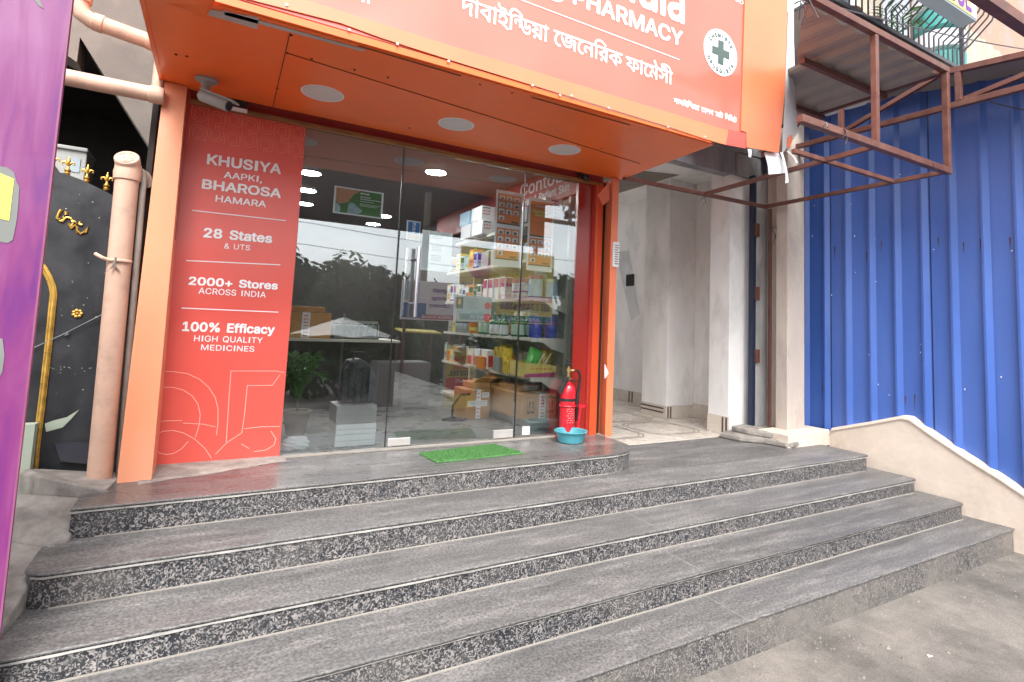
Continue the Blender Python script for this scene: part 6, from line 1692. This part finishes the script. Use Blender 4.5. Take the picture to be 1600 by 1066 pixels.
# ================================================================ ACROSS THE STREET (seen mirrored in the glass)
def tree(label, x, y_, h, crown_r, crown_z, seed, m='foliage', n=5200):
    rnd = random.Random(seed)
    t = thing('street_tree', label, 'tree', (x, y_, STREET), group='trees across the street')
    s = MB(); z0 = STREET
    s.tube([(x, y_, z0), (x + .1, y_, z0 + h * .25), (x + .05, y_ + .1, z0 + h * .5)], [.22, .16, .12], 10)
    for k in range(7):
        a = k * 0.9 + rnd.random(); e = Vector((x + math.cos(a) * crown_r * .7, y_ + math.sin(a) * crown_r * .6, z0 + h * rnd.uniform(.6, .85)))
        b0 = Vector((x + .06, y_ + .08, z0 + h * rnd.uniform(.3, .48))); s.tube([b0, b0.lerp(e, .5) + Vector((0, 0, .2)), e], [.09, .055, .02], 7)
    s.build('trunk', 'bark', t, smooth=True)
    f = MB(); cl_ = []
    for k in range(46):
        a = rnd.uniform(0, 6.28); rr_ = crown_r * math.sqrt(rnd.random()) * .92; zz = crown_z - .25 + rnd.uniform(-.55, .45) * h * .5 * (1.1 - rr_ / crown_r * .6)
        cl_.append((Vector((x + math.cos(a) * rr_, y_ + math.sin(a) * rr_ * .8, zz)), rnd.uniform(.3, .62)))
    for k in range(n):
        c_, r__ = rnd.choice(cl_); d = Vector((rnd.gauss(0, 1), rnd.gauss(0, 1), rnd.gauss(0, .8))).normalized() * r__ * rnd.random() ** .4
        p = c_ + d; nrm = (d.normalized() + Vector((rnd.uniform(-.7, .7), rnd.uniform(-.7, .7), rnd.uniform(-.2, .9)))).normalized()
        a1 = nrm.cross(Vector((rnd.random(), rnd.random(), rnd.random()))).normalized(); a2 = nrm.cross(a1); L_ = rnd.uniform(.09, .20)
        f.add([p - a1 * L_, p - a2 * L_ * .5, p + a1 * L_, p + a2 * L_ * .5], [(0, 1, 2, 3)])
    f.build('crown', m, t, flip=False)
tree('broad dark tree mirrored in the left glass pane', 2.5, -13.5, 4.3, 2.0, 2.0, 1)
tree('round tree mirrored above the door handle', 4.6, -14, 4.0, 1.7, 1.7, 2, 'foliage2')
tree('dense tree mirrored behind the white paper notice', 6.9, -13, 3.6, 1.5, 1.5, 3)
tree('low dark tree mirrored beside the red panel', .3, -14, 3.2, 1.6, 1.2, 4)
tree('tall tree mirrored at the far right of glass', 12.5, -13, 4.8, 2.0, 2.2, 6)
tree('brownish tree standing left of the low dark tree', -2.6, -15, 4.4, 2.1, 2.0, 7, 'foliage2')
# boundary wall behind the trees
s = MB(); s.box(-14, 26, -16.4, -16.1, STREET, 1.5)
tag(s.build('boundary_wall', 'concrete', None, loc=(4, -16.2, STREET)), 'long grey boundary wall behind the trees across the street', 'wall')
HY = -6.0
def board_(name, label, x0, x1, z0, z1, m):
    t = thing(name, label, 'hoarding', ((x0 + x1) / 2, HY, STREET)); s = MB(); s.box(x0, x1, HY - .04, HY, z0, z1); b = s.build('panel', m, t)
    for x in (x0 + .1, x1 - .1):
        s = MB(); s.bar((x, HY - .07, STREET), (x, HY - .07, z1), .05); s.build('post', 'rust', t)
    return t, b
def qd(b, m, rects, nm='print', yo=.003):
    s = MB()
    for x0, x1, z0, z1 in rects: s.add([(x1, HY + yo, z0), (x0, HY + yo, z0), (x0, HY + yo, z1), (x1, HY + yo, z1)], [(0, 1, 2, 3)])
    return s.build(nm, m, b)
def wr(s, txt, xa, xb, z0, z1, bold=.03, yo=.005, key='latin'):
    """lettering that faces the shop: it reads from +X to -X"""
    ps = outlines(txt, key); letters(s, ps, lambda u, v: (xb - u * (xb - xa), HY + yo, z0 + v * (z1 - z0)), 24, bold)
t, b = board_('clinic_hoarding', 'white and blue clinic hoarding with a red strip across the street', 2.92, 4.02, .98, 1.72, 'paper')
qd(b, 'blueprint', [(2.95, 3.40, 1.02, 1.30)]); qd(b, 'redprint', [(3.30, 3.95, 1.0, 1.09)], 'red_strip'); qd(b, 'bluegrey', [(2.95, 3.25, 1.34, 1.70)], 'picture_print')
s = MB(); wr(s, 'RAINBOW PATH.LAB', 3.32, 3.92, 1.02, 1.075); s.build('lettering', 'white', b)
s = MB(); wr(s, 'Diagnostic', 3.5, 3.9, 1.5, 1.6); wr(s, 'Pathology', 3.5, 3.85, 1.36, 1.44); wr(s, 'Laboratory', 3.45, 3.85, 1.22, 1.30); s.build('lettering', 'purpleprint', b)
t, b = board_('caterer_hoarding', 'large yellow caterer hoarding with red and green strips across the street', 4.05, 6.20, 1.0, 2.48, 'signyellow')
qd(b, 'redprint', [(4.9, 6.18, 1.46, 1.58)], 'red_strip'); qd(b, 'bottlegreen', [(4.07, 6.18, 1.02, 1.15)], 'green_strip'); qd(b, 'labelgreen', [(4.07, 4.85, 1.16, 1.75)], 'picture_print')
s = MB(); s.lathe((4.45, HY + .002, 2.12), [(.26, 0), (.26, .002)], 28, axis=(0, 1, 0)); s.build('oval', 'pinkband', b)
s = MB(); s.prism([(4.42, HY + .004, 1.5), (4.78, HY + .004, 1.5), (4.74, HY + .004, 1.75), (4.66, HY + .004, 1.80), (4.68, HY + .004, 1.98), (4.58, HY + .004, 2.04), (4.48, HY + .004, 1.97), (4.50, HY + .004, 1.80)], (0, .001, 0)); s.build('portrait_print', 'skinprint', b)
s = MB(); wr(s, 'Caterer', 4.95, 5.62, 1.62, 1.86, .01); wr(s, '74394358', 4.95, 5.75, 1.28, 1.42, .03); wr(s, '033 2', 5.8, 6.12, 1.28, 1.42, .03); s.build('lettering', 'purpleprint', b)
s = MB(); wr(s, 'Wedding Catering', 5.0, 6.1, 1.485, 1.55, .02); wr(s, 'ANNADA CATERER', 4.3, 5.9, 1.05, 1.12, .02); wr(s, 'Menu', 4.3, 4.6, 2.08, 2.16, .02); s.build('lettering', 'white', b)
HY = -6.0
t = thing('guest_house_board', 'narrow yellow upright board reading GUEST HOUSE and HOSTEL across the street', 'sign', (4.16, -6, STREET)); s = MB(); s.box(3.84, 4.48, HY - .04, HY, STREET + .01, .49); b = s.build('panel', 'tarp', t); s = MB()
for a in ((3.83, 3.845, STREET, .5), (4.475, 4.49, STREET, .5)): s.box(a[0], a[1], HY - .05, HY + .01, a[2], a[3])
s.box(3.845, 4.475, HY - .05, HY + .01, .49, .505); s.build('frame', 'acwhite', t)
qd(b, 'redprint', [(3.88, 4.44, -.42, -.10)], 'red_block')
s = MB(); wr(s, 'A.S GUEST', 3.88, 4.44, .20, .30); wr(s, 'HOUSE', 4.0, 4.34, .06, .15); s.build('lettering', 'redprint', b)
s = MB(); wr(s, 'HOSTEL', 3.92, 4.42, -.06, .03); s.build('lettering', 'ink', b); s = MB(); wr(s, 'A/C', 4.06, 4.26, -.20, -.13); s.build('lettering', 'white', b)
st2 = thing('street_stall', 'low white street stall with a yellow awning across the street', 'stall', (3.3, -6.4, STREET))
s = MB(); s.box(2.6, 3.6, -6.7, -6.1, STREET + .02, .18); s.build('counter', 'acwhite', st2, bevel=.02)
s = MB(); s.prism([(3.0, -6.1, .735), (3.78, -6.1, .715), (3.78, -6.6, .76), (3.0, -6.6, .78)], (0, 0, .03)); s.build('awning_cloth', 'tarp', st2)
for x in (3.04, 3.74):
    s = MB(); s.bar((x, -6.58, STREET), (x, -6.58, .76), .03); s.build('post', 'rust', st2)
# far buildings beyond the trees
fb = thing('far_building', 'low grey flat roofed block beyond the trees across the street', 'building', (-5, -24, STREET))
s = MB(); s.box(-12, 0, -30, -24, STREET, 4.2); s.build('wall', 'wall_far', fb)
for k in range(5):
    s = MB(); s.box(-11 + k * 2.2, -9.9 + k * 2.2, -24.0, -23.96, 1.2, 2.7); s.build('window', 'window', fb)

gy = thing('mirrored_sky_blocker', 'added dark maroon panel on posts hiding mirrored sky from the glass', 'hoarding', (3, -12, STREET))  # added panel: keeps bright sky out of the glass reflection
s = MB(); s.box(-4, 9.4, -12.1, -12.0, 3.62, 5.6); s.build('panel', 'skyblock', gy)
for x in (-3.8, 1.5, 9.2):
    s = MB(); s.bar((x, -12.2, STREET), (x, -12.2, 5.5), .12); s.build('post', 'rust', gy)
hg = MB(); rnd = random.Random(21)
for k in range(7500):
    p = Vector((rnd.uniform(-5, 13), -8.6 + rnd.gauss(0, .35), STREET + 1.75 * rnd.random() ** .8 * (.8 + .2 * math.sin(k)))); nrm = Vector((rnd.uniform(-1, 1), 1, rnd.uniform(-.5, 1))).normalized()
    a1 = nrm.cross(Vector((rnd.random(), rnd.random(), rnd.random()))).normalized(); a2 = nrm.cross(a1); L_ = rnd.uniform(.08, .17)
    hg.add([p - a1 * L_, p - a2 * L_ * .5, p + a1 * L_, p + a2 * L_ * .5], [(0, 1, 2, 3)])
tag(hg.build('hedge', 'foliage', None, loc=(3, -8.6, STREET), flip=False), 'tangled dark roadside hedge across the street behind the hoardings', 'hedge')

# more stock: a second row and the far front of the shelves
def stock(kind, lb, grp, x, y0_, w, h, z_, ma, mb):
    t = boxthing(kind, lb, 'box', x, x + .12, y0_, y0_ + w, z_ + .001, z_ + h, ma, grp)
    for nm, mm, u0, u1, v0, v1 in (('print_block', mb, .1, .9, .52, .88), ('print_lines', 'ink', .15, .8, .36, .41), ('print_lines', 'inked', .15, .6, .24, .28), ('print_band', mb, 0, 1, .03, .12)):
        s = MB()
        for face in 'lf':
            if face == 'f': quad_y(s, x + u0 * .12, x + u1 * .12, z_ + v0 * h, z_ + v1 * h, y0_ - .0015)
            else: s.add([(x - .0015, y0_ + u0 * w, z_ + v0 * h), (x - .0015, y0_ + u1 * w, z_ + v0 * h), (x - .0015, y0_ + u1 * w, z_ + v1 * h), (x - .0015, y0_ + u0 * w, z_ + v1 * h)], [(0, 1, 2, 3)])
        s.build(nm, mm, t)
rnd = random.Random(17)
PAL = ('paper', 'boxyellow', 'jarpale', 'tin_orange', 'acwhite', 'labelgreen', 'pinkband', 'jarblue', 'bottlegreen', 'redprint')
for lv, shz in enumerate(SZ[1:]):
    y0_ = (1.75, 2.35, 1.62, 1.78)[lv]
    while y0_ < 2.6:
        w = rnd.uniform(.08, .15); stock('front_carton', 'small medicine carton in the dim far front row of the shelves', 'cartons in the far front row of the shelves', 2.57, y0_, w, rnd.uniform(.13, .25), shz, rnd.choice(PAL[:6]), rnd.choice(PAL)); y0_ += w + .008
    y0_ = .80
    while y0_ < 2.5:
        w = rnd.uniform(.09, .17); stock('back_carton', 'small medicine carton in the back row of the crowded shelves', 'cartons in the back row of the shelves', 2.76, y0_, w, rnd.uniform(.16, .29), shz, rnd.choice(PAL[:6]), rnd.choice(PAL)); y0_ += w + .01
# things that the glass mirrors: a pole with wires and a white umbrella
up = thing('utility_pole', 'grey concrete utility pole with cables across the street', 'pole', (4.35, -9.2, STREET))
s = MB(); s.tube([(4.35, -9.2, STREET), (4.35, -9.2, 4.2)], [.11, .08], 12); s.build('shaft', 'concrete', up)
for k, z_ in enumerate((2.62, 3.12)):
    s = MB(); s.tube([(-8 + q * 1.6, -9.25, z_ - .25 * math.sin(math.pi * ((q * 1.6 + 3) % 12) / 12)) for q in range(16)], .007, 5); s.build('cable', 'railblack', up)
um = thing('street_umbrella', 'white street umbrella over a stool across the street', 'umbrella', (2.1, -6.9, STREET))
s = MB()
for k in range(8):
    a0, a1 = k * math.pi / 4, (k + 1) * math.pi / 4; am = (a0 + a1) / 2; c_ = (2.1, -6.9, .98); r1 = .95
    s.add([c_, (2.1 + r1 * math.cos(a0), -6.9 + r1 * math.sin(a0), .62), (2.1 + r1 * .93 * math.cos(am), -6.9 + r1 * .93 * math.sin(am), .66), (2.1 + r1 * math.cos(a1), -6.9 + r1 * math.sin(a1), .62)], [(0, 1, 2), (0, 2, 3)])
s.build('canopy', 'acwhite', um, flip=False); s = MB(); s.tube([(2.1, -6.9, STREET), (2.1, -6.9, 1.05)], .02, 8); s.build('pole', 'steelgrey', um)
# grit and litter against the lowest step
rnd = random.Random(77); s = MB()
for k in range(420):
    x = rnd.uniform(.5, 6.2); y_ = -2.19 - abs(rnd.gauss(0, .28)) if rnd.random() < .7 else -2.2 - rnd.random() * 1.6; r = rnd.uniform(.002, .008) * (1 if rnd.random() < .93 else 1.8)
    s.add([(x + r * rnd.uniform(.7, 1.3) * dx, y_ + r * rnd.uniform(.7, 1.3) * dy, STREET + r * .7 * (dz + .6)) for dx, dy, dz in ((1, 0, -.6), (-1, 0, -.6), (0, 1, -.6), (0, -1, -.6), (0.1, 0, .9))], [(0, 2, 4), (2, 1, 4), (1, 3, 4), (3, 0, 4)])
tag(s.build('grit', 'stone', flip=True), 'loose grey grit scattered on the street below the steps', 'grit', kind='stuff')
for k, (x, y_) in enumerate(((2.58, -2.9), (3.4, -2.6), (4.4, -2.75))):
    s = MB(); r = .014
    s.add([(x - r, y_, STREET + .002), (x + r * .8, y_ - r * .7, STREET + .006), (x + r, y_ + r * .6, STREET + .002), (x - r * .4, y_ + r, STREET + .008)], [(0, 1, 2, 3)])
    tag(s.build('paper_scrap', 'paper', None, loc=(x, y_, STREET)), 'tiny torn white paper scrap lying on the dusty street', 'litter', 'paper scraps on the street')
